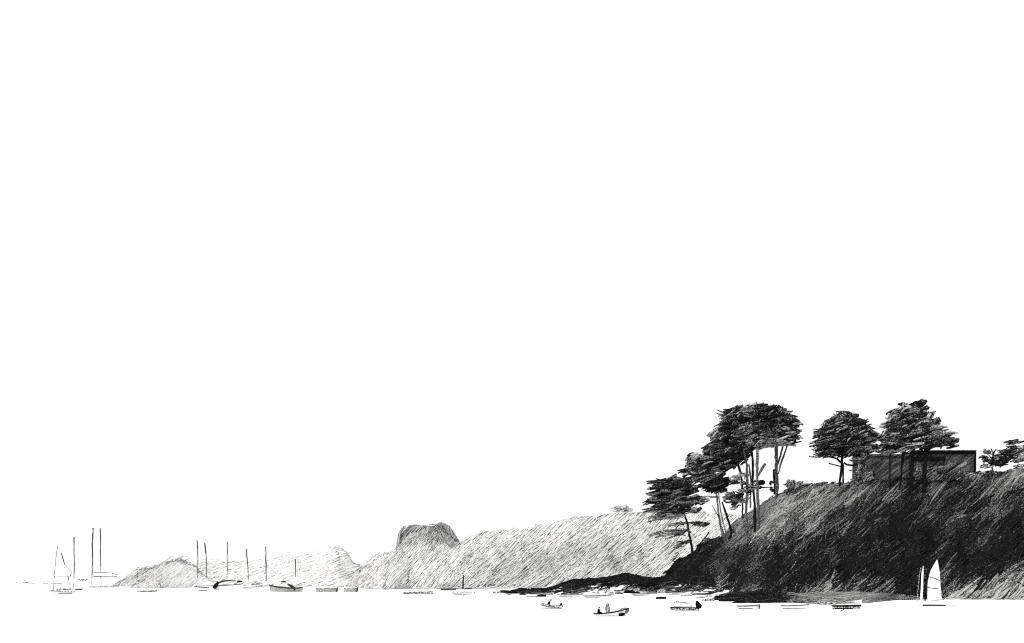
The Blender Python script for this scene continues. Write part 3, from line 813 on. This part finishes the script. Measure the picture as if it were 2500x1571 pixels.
# --- left: sailing boat under sail
b = Boat('sailing_boat', 'pale sailing boat under full sail at the far left, dark stripe and reflection band under its hull', 'sailboat', 121, 182, 1450, H=.75, hull='white', strake='far_grey', wl='far_dark', sw=3.0, group='sailing boats', bowdir=-1, bow_rise=.4)
b.spar('mast', [(129.5, 1446, 2), (133, 1400, 1.8), (137, 1360, 1.8), (140, 1335, 2.6)], 'spar_pale')
b.spar('stay', [(173, 1440, 1.4), (165, 1405, 2), (157, 1375, 3), (149, 1350, 3.2)], 'spar')
b.spar('boom', [(124, 1425, 2.4), (145, 1425, 2), (166, 1423, 1.6)], 'far_grey')
sheet(b, [(140, 1338), (136, 1375), (132, 1408)], [(149.5, 1351), (158, 1380), (175, 1395), (172, 1407)], edge='spar_pale', ew=1.5)
b.spar('cabin_top', [(138, 1441, 3.5, -.4), (150, 1438.5, 5, -.4), (172, 1440, 3.5, -.4)], 'far_grey')

# --- yachts with bare masts
def yacht(label, x0, x1, pw, masts, H=1.0, hull='white', boom=None, strake='far_mid', wl='far_mid', bowdir=1, cabin=True, sw=2.0, cat='yacht', mm='spar', **kw):
    b = Boat('moored_yacht', label, cat, x0, x1, pw, H=H, hull=hull, strake=strake, wl=wl, sw=sw, bowdir=bowdir, group='yachts lying at anchor', **kw)
    for (px, py0, px1, py1, w0, w1) in masts:
        b.spar('mast', [(px, py0, w0), ((px + px1) / 2 + .6, (py0 + py1) / 2, (w0 + w1) / 2), (px1, py1, w1)], mm)
    if cabin:
        m = MB(); m.box((0, 0, 0), (b.L * .36, b.B * .55, H * .55), taper=.82)
        V = np.array(m.v) + np.array([-.02 * b.L * bowdir, 0, H * 1.1])
        cb = mesh_obj('cabin', b.W(V), m.f, M[hull], b.t)
        m = MB(); m.box((0, 0, 0), (b.L * .22, b.B * .57, H * .16))
        mesh_obj('window', b.W(np.array(m.v) + np.array([-.02 * b.L * bowdir, 0, H * 1.15])), m.f, M['far_grey'], cb)
    if boom:
        b.spar('boom', boom[:2], 'spar_pale')
        m = MB(); A = [b.pt(p[0], p[1], -.2) for p in boom[2]]
        m.tube(A, [p[2] / 2 * b.k for p in boom[2]], n=9); m.build('furled_sail', M['sail'], b.t)
        m = MB()
        for dz in (-1, 1): m.tube([b.pt(p[0], p[1] + dz * p[2] / 2, -.4) for p in boom[2]], .8 * b.k, n=6)
        m.build('sail_tie', M['spar'], b.t)
    return b


yacht('yacht with one thick grey mast, between the pale sailing boat and the twin masted yacht', 168, 202, 1440, [(180, 1436, 180, 1312, 1.6, 3.6)], H=.55, mm='spar_pale', cabin=False, wl='far_dark', strake=None)
kt = yacht('yacht with two tall thin masts and a long furled sail on its boom', 219, 290, 1437, [(224, 1430, 226, 1290, 2, 3.2), (246, 1434, 245, 1290, 1.4, 2.8)], H=.8,
      boom=[(226, 1409, 1.6), (286, 1406, 1.2), [(229, 1403, 10), (250, 1403, 9), (270, 1404, 9), (286, 1406, 5)]], cabin=False, strake='far_grey', wl=None)
yacht('small white yacht with the leftmost mast of the middle moorings', 474, 509, 1443, [(483, 1412, 481.5, 1320, 1.6, 3)], H=1.3, wl='far_dark', strake='spar', bowdir=-1, cabin=False)
yacht('yacht half hidden behind others with the second mast of the moorings', 486, 528, 1436, [(505, 1410, 501, 1326, 1.6, 3.2)], H=1.1)
b = yacht('largest moored yacht, long pale hull with a black stern', 517, 593, 1442, [(554, 1415, 555, 1323, 1.4, 2.6)], H=1.9, wl='far_grey', strake='far_dark', sw=1.6)
m = MB(); m.tube([b.pt(522, 1437, -2.4), b.pt(527, 1430, -2.4), b.pt(533, 1422, -2.4)], [4 * b.k, 5 * b.k, 3 * b.k], n=8); m.build('stern_cover', M['dark'], b.t)
m = MB(); m.tube([b.pt(531, 1424, -2), b.pt(545, 1419, -2), b.pt(575, 1417, -2)], [2.2 * b.k, 2 * b.k, 1 * b.k], n=8); m.build('awning', M['far_dark'], b.t)
m = MB(); m.tube([b.pt(579, 1421, -2), b.pt(585, 1420, -2), b.pt(592, 1420, -2)], [2 * b.k, 2.6 * b.k, 1.6 * b.k], n=8); m.build('deck_box', M['dark'], b.t)
b = yacht('yacht with a grey canvas awning under the shortest tall mast', 591, 640, 1439, [(606, 1418, 602, 1340, 1.6, 2.8)], H=.9, wl='far_grey', strake='far_grey', cabin=False)
m = MB(); m.tube([b.pt(614, 1428, -1), b.pt(624, 1424, -1), b.pt(634, 1426, -1)], [2.5 * b.k, 4 * b.k, 3 * b.k], n=8); m.build('awning', M['far_grey'], b.t)
yacht('yacht under the straight black mast, just left of the dark launch', 634, 668, 1434, [(650, 1420, 649, 1335, 2, 3.4)], H=1.0)
yacht('small yacht with the shortest mast, behind the dark launch', 702, 740, 1434, [(721, 1410, 721, 1366, 1.4, 2.8)], H=.9)

# dark launch
b = Boat('launch', 'dark curved launch below the shortest mast, bow raised to the left', 'launch', 658, 738, 1445, H=1.15, hull='far_mid', strake='far_dark', wl='far_dark', sw=3, bowdir=-1, bow_rise=1.0, stern_rise=.3)
m = MB(); m.tube([b.pt(687, 1421, 0), b.pt(693, 1420.5, 0), b.pt(698, 1421, 0)], [1.8 * b.k, 2.4 * b.k, 1.8 * b.k], n=8); m.build('wheelhouse', M['far_dark'], b.t)
m = MB(); m.tube([b.pt(702, 1426, -1), b.pt(712, 1432, -1), b.pt(721, 1440, -1)], [2 * b.k, 3 * b.k, 4 * b.k], n=8); m.build('engine_cover', M['far_dark'], b.t)


def barge(label, x0, x1, pw, post):
    b = Boat('barge', label, 'barge', x0, x1, pw, H=1.3, hull='far_mid', strake='far_grey', wl='far_grey', sw=1.6, bow_rise=.1, stern_w=.95, full=5, group='grey barges')
    b.spar('stern_post', [(post - 1, pw + 2, 3.2, -1.5), (post, pw - 5, 4, -1.5), (post + 1, pw - 12, 2.5, -1.5)], 'dark')
    m = MB(); m.ball(b.W(np.array([[-b.L * .4, 0, 1.5]]))[0], (b.L * .09, .6, .7)); m.build('bow_roll', M['white'], b.t)


barge('longer of two grey barges with an upright black post on its right end', 772, 824, 1446, 823)
barge('shorter grey barge with a black post, left of the flat topped bluff', 840, 873, 1446, 872)


def tender(label, x0, x1, pw, H_=.5, hull='grey', strake='dark', wl='dark', sw=1.8, bowdir=1, seats=(.1, -.2), group='small open boats', **kw):
    b = Boat('rowing_boat', label, 'rowing boat', x0, x1, pw, H=H_ * .72, hull=hull, strake=strake, wl=wl, sw=sw, bowdir=bowdir, group=group, **kw)
    b.thwarts(seats, hull)
    return b


tender('grey open boat lying under the flat topped bluff', 985, 1058, 1451, .9, 'far_grey', 'far_grey', 'far_grey')
tender('thin dark open boat below the short post at the ridge foot', 1076, 1114, 1442, .6, 'far_grey', 'far_dark', 'far_dark', 2)
tender('pale striped open boat left of the grey buoy', 1104, 1160, 1453, .8, 'white', 'far_grey', 'far_grey', 2.4)
tender('short dark open boat just right of the short post', 1134, 1153, 1439, .6, 'far_grey', 'far_dark', 'far_dark', 2)
tender('grey open boat low in the water under the hatched hump at the left', 336, 384, 1446, .6, 'far_grey', 'far_grey', 'far_grey', 2.0)
tender('tiny dark open boat right of the pale sailing boat', 184, 202, 1441, .5, 'far_grey', 'far_dark', 'far_dark', 2)
tender('white open boat with a dark rim lying under the black rock spit', 1360, 1424, 1458, .8, 'white', 'mid', 'mid', 2.2)
tender('grey open boat with a long sagging keel line under the spit', 1424, 1492, 1461, .8, 'white', 'mid', 'mid', 2.6)
tender('narrow white boat with a pointed black bow below the spit', 1542, 1588, 1455, .7, 'white', 'mid', 'mid', 2.2)
b = tender('low white boat with a black upright on its right end, before the black mud bank', 1798, 1856, 1488, .7, 'white', 'mid', 'dark', 3.0)
b.spar('stern_post', [(1853, 1489, 2.5, -.3), (1854, 1478, 3, -.3)], 'dark')
b = tender('white outlined boat with a short dark tick on its left end', 1905, 1976, 1487, .7, 'white', 'mid', 'mid', 2.4)
b.spar('stern_post', [(1909, 1490, 2, -.3), (1913, 1480, 3, -.3)], 'dark')
tender('grey boat moored close behind the low black boat', 1998, 2040, 1477, .5, 'grey', 'grey', 'grey', 3, bowdir=-1)
tender('long low black boat in front of the grey one, off the mud bank', 2032, 2102, 1488, .75, 'grey', 'dark', 'dark', 4, bow_rise=.2)
tender('small pale boat drawn up against the grey part of the mud bank', 2062, 2104, 1474, .9, 'white', 'mid', 'mid', 2.2)

# posts and buoys
def post(label, px, p0, p1, w_, mat, Y, lean=0):
    k = Y / F
    m = MB(); m.tube([P(px, p0, Y), P(px + lean / 2, (p0 + p1) / 2, Y), P(px + lean, p1, Y)], [w_ / 2 * k * .9, w_ / 2 * k, w_ / 2 * k * .8], n=9)
    m.tube([P(px + lean, p1, Y), P(px + lean, p1 - .9, Y)], [w_ / 2 * k * .8, w_ / 2 * k * .3], n=9)
    o = m.build('mooring_post', M[mat], loc=P(px, p0, Y))
    return tag(o, label, 'post', 'posts in the water')


post('short dark post standing before the foot of the long grey ridge', 1130, 1440, 1405, 4, 'far_dark', 600, 1.5)


def buoy(label, x0, x1, py, h, mat):
    Y = YW(py + h * .3); k = Y / F; L = (x1 - x0) * k
    c = P((x0 + x1) / 2, py, Y); c[2] = h * k * .28
    t = thing('mooring_buoy', c, label, 'buoy', 'mooring buoys')
    m = MB(); m.tube([c + np.array([x * L / 2, 0, 0]) for x in (-1, -.93, -.8, 0, .8, .93, 1)], [h * k * .12, h * k * .36, h * k * .5, h * k * .54, h * k * .5, h * k * .36, h * k * .12], n=12); m.build('float', M[mat], t)
    m = MB(); m.tube([c + np.array([0, 0, h * k * .5]), c + np.array([0, 0, h * k * .5 + .25])], .06, n=8); m.build('ring', M['dark'], t)


buoy('grey oval buoy alone in open water left of the rock spit', 1203, 1216, 1447.5, 7, 'far_grey')
buoy('black sausage shaped buoy at the left end of the rock spit', 1311, 1334, 1455.5, 7, 'dark')
buoy('short black buoy close under the middle of the spit', 1444, 1464, 1448.5, 5, 'grey')
buoy('black oblong buoy between the two motor boats and the dark slope', 1601, 1627, 1461, 7, 'dark')
buoy('grey float, upper of a pair left of the black mud bank', 1720, 1738, 1456.5, 6, 'grey')
buoy('long grey float, lower of a pair left of the black mud bank', 1714, 1744, 1466, 8, 'grey')
buoy('small grey float in front of the long low black boat', 2049, 2070, 1492, 5, 'grey')


def rock(label, x0, x1, py, h, mat='grey', seed=1):
    random.seed(seed)
    Y = YW(py); k = Y / F
    c = P((x0 + x1) / 2, py, Y); c[2] = 0.0
    m = MB(); m.ball(c + np.array([0, 0, h * k * .25]), ((x1 - x0) / 2 * k, (x1 - x0) / 3 * k, h * k * .75), 14, 8, jit=.35)
    o = m.build('rock', M[mat], loc=c)
    return tag(o, label, 'rock', 'rocks along the shore')


rock('flat black rock at the very tip of the rock spit', 1234, 1268, 1450, 5, 'dark', 1)
rock('slanting grey rock right of the short black buoy', 1484, 1498, 1453, 7, 'grey', 2)
rock('pale grey rock awash below the left half of the spit', 1284, 1312, 1458, 3, 'grey', 3)
rock('rounded dark rock where the spit meets the headland', 1604, 1628, 1449, 10, 'grey', 4)
rock('grey shingle hump under the foot of the dark slope', 1662, 1690, 1456, 4, 'grey', 5)
rock('low grey boulder at the foot of the slope left of the mud bank', 1730, 1752, 1450, 8, 'grey', 6)
rock('dark boulder under the peak of the spit', 1522, 1552, 1449, 8, 'dark', 7)
rock('grey boulder under the left half of the spit', 1410, 1436, 1449, 9, 'grey', 8)


random.seed(77)
for i, (x0, x1, py, h, mt) in enumerate(((1330, 1352, 1453, 4, 'grey'), (1268, 1284, 1453, 4, 'dark'), (1376, 1398, 1447, 6, 'grey'), (1398, 1412, 1452, 4, 'mid'), (1454, 1478, 1445, 6, 'mid'), (1500, 1522, 1451, 5, 'mid'),
                                        (1548, 1562, 1449, 5, 'dark'), (1566, 1580, 1448, 4, 'mid'), (1586, 1604, 1450, 6, 'mid'), (1634, 1660, 1452, 3, 'grey'), (1650, 1672, 1449, 4, 'mid'), (1690, 1716, 1453, 5, 'mid'),
                                        (1700, 1722, 1461, 4, 'grey'), (1742, 1764, 1461, 5, 'mid'), (1755, 1790, 1469, 5, 'dark'), (1786, 1822, 1473, 4, 'dark'), (1236, 1250, 1454, 3, 'mid'))):
    rock('small dark rock awash along the ragged foot of the black spit and slope', x0, x1, py, h, mt, 20 + i)


# ------------------------------------------------------------------ people
def person(label, base, height, mat_body, mat_coat, facing=0, coat_pale=False, lean=0.0, hood=False, hand_to=None):
    """seated figure: one remeshed body with face, ears, hands and five fingers, plus hair and jacket"""
    sc = height / 1.32
    t = thing('person', base, label, 'person')
    ca, sa = math.cos(facing), math.sin(facing)

    def Wp(p):
        x, y, z = p[0] + lean * max(0, p[2] - .1), p[1], p[2]
        return np.array([(x * ca - y * sa), (x * sa + y * ca), z]) * sc + np.asarray(base)
    m = MB()

    def lim(pts, rs, n=10): m.tube([Wp(p) for p in pts], [r * sc for r in rs], n=n)
    # seat at z=.42, facing +x
    lim([(0, 0, .36), (0, 0, .5), (.0, 0, .68), (.0, 0, .86), (0, 0, .95), (.01, 0, .99)], [.15, .165, .15, .17, .13, .07], 14)
    lim([(.01, 0, .96), (.03, 0, 1.07)], [.06, .055])
    m.ball(Wp((.045, 0, 1.19)), np.array([.095, .078, .125]) * sc, 18, 14)
    lim([(.13, 0, 1.20), (.155, 0, 1.165), (.135, 0, 1.155)], [.012, .018, .012], 8)               # nose
    lim([(.128, -.025, 1.115), (.136, 0, 1.115), (.128, .025, 1.115)], [.009, .011, .009], 8)          # mouth
    for s_ in (-1, 1):
        m.ball(Wp((.125, s_ * .032, 1.195)), .014 * sc, 8, 6)
        m.ball(Wp((.035, s_ * .082, 1.185)), np.array([.02, .014, .035]) * sc, 8, 6)
        lim([(0, s_ * .15, .92), (.02, s_ * .21, .88), (.06, s_ * .235, .66), (.24, s_ * .20, .56), (.30, s_ * .18, .55)], [.07, .062, .052, .04, .03])
        hx_, hy_, hz_ = .33, s_ * .175, .55
        lim([(.29, hy_, hz_), (.34, hy_, hz_), (.385, hy_, hz_ - .005)], [.03, .042, .038])
        for q, (o_, ln) in enumerate(((-.032, .07), (-.011, .08), (.011, .075), (.032, .058))):
            lim([(.38, hy_ + o_, hz_), (.38 + ln * .55, hy_ + o_ * 1.1, hz_ - .004), (.38 + ln, hy_ + o_ * 1.1, hz_ - .035)], [.0115, .0105, .008], 7)
        lim([(.33, hy_ - s_ * .03, hz_), (.36, hy_ - s_ * .06, hz_ - .005), (.385, hy_ - s_ * .07, hz_ - .02)], [.014, .012, .009], 7)
        lim([(0, s_ * .09, .42), (.22, s_ * .11, .44), (.42, s_ * .12, .44), (.46, s_ * .12, .40)], [.10, .088, .068, .062])
        lim([(.45, s_ * .12, .42), (.47, s_ * .12, .25), (.45, s_ * .12, .08), (.45, s_ * .12, .05)], [.062, .058, .042, .04])
        lim([(.42, s_ * .12, .045), (.5, s_ * .12, .045), (.6, s_ * .125, .035)], [.045, .042, .03])
    o = m.build('body', M[mat_body], t)
    r = o.modifiers.new('remesh', 'REMESH'); r.mode = 'VOXEL'; r.voxel_size = .011 * sc; r.use_smooth_shade = True
    j = MB()
    j.tube([Wp(p) for p in ((0, 0, .40), (0, 0, .5), (0, 0, .68), (0, 0, .86), (0, 0, .95), (.01, 0, 1.0))], [x * sc for x in (.185, .19, .175, .192, .15, .085)], n=16)
    for s_ in (-1, 1):
        j.tube([Wp(p) for p in ((0, s_ * .14, .92), (.02, s_ * .21, .885), (.06, s_ * .235, .66), (.23, s_ * .20, .562))], [x * sc for x in (.085, .08, .068, .052)], n=12)
    j.build('jacket', M[mat_coat], t)
    h = MB()
    if hood:
        h.ball(Wp((.01, 0, 1.2)), np.array([.16, .17, .17]) * sc, 16, 12)
        h.tube([Wp((-.02, 0, 1.0)), Wp((-.03, 0, 1.12))], [.19 * sc, .17 * sc], n=14)
        h.build('hood', M[mat_coat], t)
    else:
        h.ball(Wp((.018, 0, 1.225)), np.array([.10, .088, .115]) * sc, 16, 12)
        h.build('hair', M['coat_dark'], t)
    return t


# --- open motor boat with two people
b = Boat('motor_boat', 'open motor boat with two seated people, sharp bow raised to the right', 'motor boat', 1448, 1536, 1505, B=1.7, H=.33, hull='white', strake='dark', wl='dark', sw=2.6, bow_rise=2.2, stern_w=.9, full=2.6)
b.thwarts((-.05, -.33), 'grey')
m = MB(); m.tube(b.W(np.array([(.28 * b.L, 0, .50), (.36 * b.L, 0, .62), (.42 * b.L, 0, .78), (.49 * b.L, 0, .95)])), [.5, .5, .42, .16], n=10, flat=.6); m.build('foredeck', M['mid'], b.t)
m = MB(); m.tube(b.W(np.array([(.20 * b.L, -.62, .22), (.30 * b.L, -.55, .26), (.38 * b.L, -.42, .34)])), [.14, .22, .1], n=10); m.build('bow_fender', M['dark'], b.t)
pc = b.W(np.array([[-.33 * b.L - .1, 0, -.02]]))[0]
person('person in black sitting hunched at the stern of the open motor boat', pc, 1.3, 'coat_dark', 'coat_dark', facing=.3, lean=.05)
pc = b.W(np.array([[-.10 * b.L, 0, .06]]))[0]
person('person in a pale hooded coat sitting upright amidships in the open motor boat', pc, 1.62, 'skin', 'coat_pale', facing=math.radians(75), hood=True)

# --- inflatable with outboard and one person bending forward
b = Boat('inflatable_dinghy', 'small inflatable dinghy with rounded bow on the left and black outboard on the right', 'dinghy', 1320, 1372, 1487, B=1.6, H=.34, hull='white', strake=None, wl='grey', sw=1.4, bowdir=-1, bow_rise=1.4, stern_w=.9, full=3.4)
m = MB()
for side in b.sheer: m.tube(b.W(np.array(side)), .17, n=9)
m.build('air_tube', M['grey'], b.t)
m = MB()
for side in b.sheer:
    q = np.array(side); q[:, 2] += .16
    m.tube(b.W(q), .065, n=6)
    q = np.array(side); q[:, 1] *= 1.06; q[:, 2] -= .16
    m.tube(b.W(q), .06, n=6)
m.build('grab_line', M['mid'], b.t)
m = MB(); m.box(b.W(np.array([[b.L * .46, 0, .62]]))[0], (.62, .5, .7), taper=.4); m.box(b.W(np.array([[b.L * .47, 0, .1]]))[0], (.3, .3, .4)); ob = m.build('outboard_motor', M['dark'], b.t, smooth=False)
m = MB(); m.tube(b.W(np.array([(b.L * .5, 0, .62), (b.L * .62, 0, .68)])), .05, n=7); m.build('tiller', M['dark'], ob)
pc = b.W(np.array([[-.24 * b.L, 0, -.02]]))[0]
person('person in dark clothes leaning over in the small inflatable dinghy', pc, 1.6, 'coat_dark', 'coat_dark', facing=0.0, lean=.55)

# --- moored boat with cover and black wedge-shaped motor
b = Boat('motor_boat', 'pale moored motor boat, canvas cover and black wedge shaped outboard on its right end', 'motor boat', 1636, 1703, 1491, B=1.7, H=.42, hull='grey', strake='dark', wl='dark', sw=2.2, bowdir=-1, bow_rise=.25, stern_w=.85)
m = MB()
m.tube(b.W(np.array([(-.38 * b.L, 0, .7), (-.33 * b.L, 0, .95), (-.1 * b.L, 0, .92), (.12 * b.L, 0, .82), (.3 * b.L, 0, .68)])), [.2, .55, .6, .55, .3], n=12, flat=.55); m.build('canvas_cover', M['white'], b.t)
m = MB(); m.tube(b.W(np.array([(-.38 * b.L, -.35, 1.1), (-.34 * b.L, -.4, 1.42), (-.1 * b.L, -.4, 1.3), (.16 * b.L, -.3, 1.15)])), .075, n=6); m.build('cover_rail', M['grey'], b.t)
m = MB(); m.tube(b.W(np.array([(.46 * b.L, -.1, 1.5), (.49 * b.L, -.1, 1.1), (.55 * b.L, -.1, .6), (.57 * b.L, -.1, .3)])), [.12, .34, .52, .3], n=9, flat=.7); m.tube(b.W(np.array([(.50 * b.L, -.1, .3), (.54 * b.L, -.1, -.3)])), [.16, .12], n=8)
m.build('outboard_motor', M['dark'], b.t, smooth=False)

# --- right: sailing dinghy and the narrow sail beside it
b = Boat('sailing_boat', 'white sailing dinghy with a tall battened mainsail against the dark headland', 'sailboat', 2243, 2342, 1480, B=1.9, H=.85, hull='white', strake='white', wl='dark', sw=2.2, bowdir=1, bow_rise=.35, wlh=2.0, group='sailing boats')
b.spar('mast', [(2259, 1474, 3.5), (2260, 1430, 4.5), (2267, 1395, 4), (2285, 1366, 2)], 'dark')
sl_ = sheet(b, [(2287.5, 1367), (2272, 1392), (2265, 1420), (2264, 1464)], [(2288.5, 1367), (2294, 1395), (2296, 1430), (2299, 1464)], belly=.22)
b.spar('batten', [(2264, 1408, 2, -.35), (2278, 1411, 2, -.75), (2294, 1418, 2, -.35)], 'dark', parent=sl_)
b.spar('batten', [(2263, 1434, 2, -.4), (2278, 1437, 2, -.85), (2293, 1438.5, 2, -.4)], 'dark', parent=sl_)
b.spar('boom', [(2264, 1469, 2.4, -.2), (2280, 1466.5, 2, -.2), (2304, 1465, 1.6, -.2)], 'grey')
b.spar('rudder', [(2335, 1466, 1.2), (2331, 1474, 2), (2329, 1480, 2)], 'grey')
b.thwarts((-.1,), 'white')
b2 = Boat('sailing_boat', 'sailing boat seen end on with one narrow white sail, left of the battened dinghy', 'sailboat', 2236, 2258, 1475, B=1.4, H=.6, hull='white', strake='grey', wl=None, sw=1.0, group='sailing boats', bow_rise=.2)
sheet(b2, [(2253.5, 1382), (2250, 1400), (2248, 1440), (2246.5, 1464)], [(2254.5, 1382), (2254.5, 1400), (2253.5, 1440), (2252, 1464)], belly=.1)
b2.spar('mast', [(2240, 1477, 1.8), (2241.5, 1440, 1.8), (2244, 1405, 1.6), (2248, 1385, 1.2)], 'grey')

# --- two gulls skimming the water at the far left
for i, (px, py, lab) in enumerate(((197, 1419, 'gull with raised wings low over the water, the left of two'), (208, 1418, 'gull with level wings low over the water, the right of two'))):
    Y = 600; k = Y / F; c = P(px, py, Y)
    t = thing('gull', c, lab, 'gull', 'gulls')
    m = MB(); m.tube([c + np.array(p) for p in ((-.45, -.1, 0), (-.3, -.05, .05), (0, 0, .06), (.3, .05, .0), (.5, .1, -.06), (.75, .14, -.08))], [.03, .15, .2, .17, .1, .05], n=8)
    m.tube([c + np.array(p) for p in ((-.43, -.1, 0), (-.62, -.13, -.03))], [.04, .01], n=6); m.build('body', M['far_grey'], t)
    for s_ in (-1, 1):
        m = MB(); up = (1.0 if i == 0 else .55)
        m.tube([c + np.array(p) for p in ((0, 0, .08), (s_ * .55, -.1, up * .9), (s_ * 1.05, -.1, up * .5), (s_ * 1.5, .1, -.4 if s_ < 0 else -.1))], [.12, .2, .16, .05], n=8, flat=.5); m.build('wing', M['far_dark'], t)
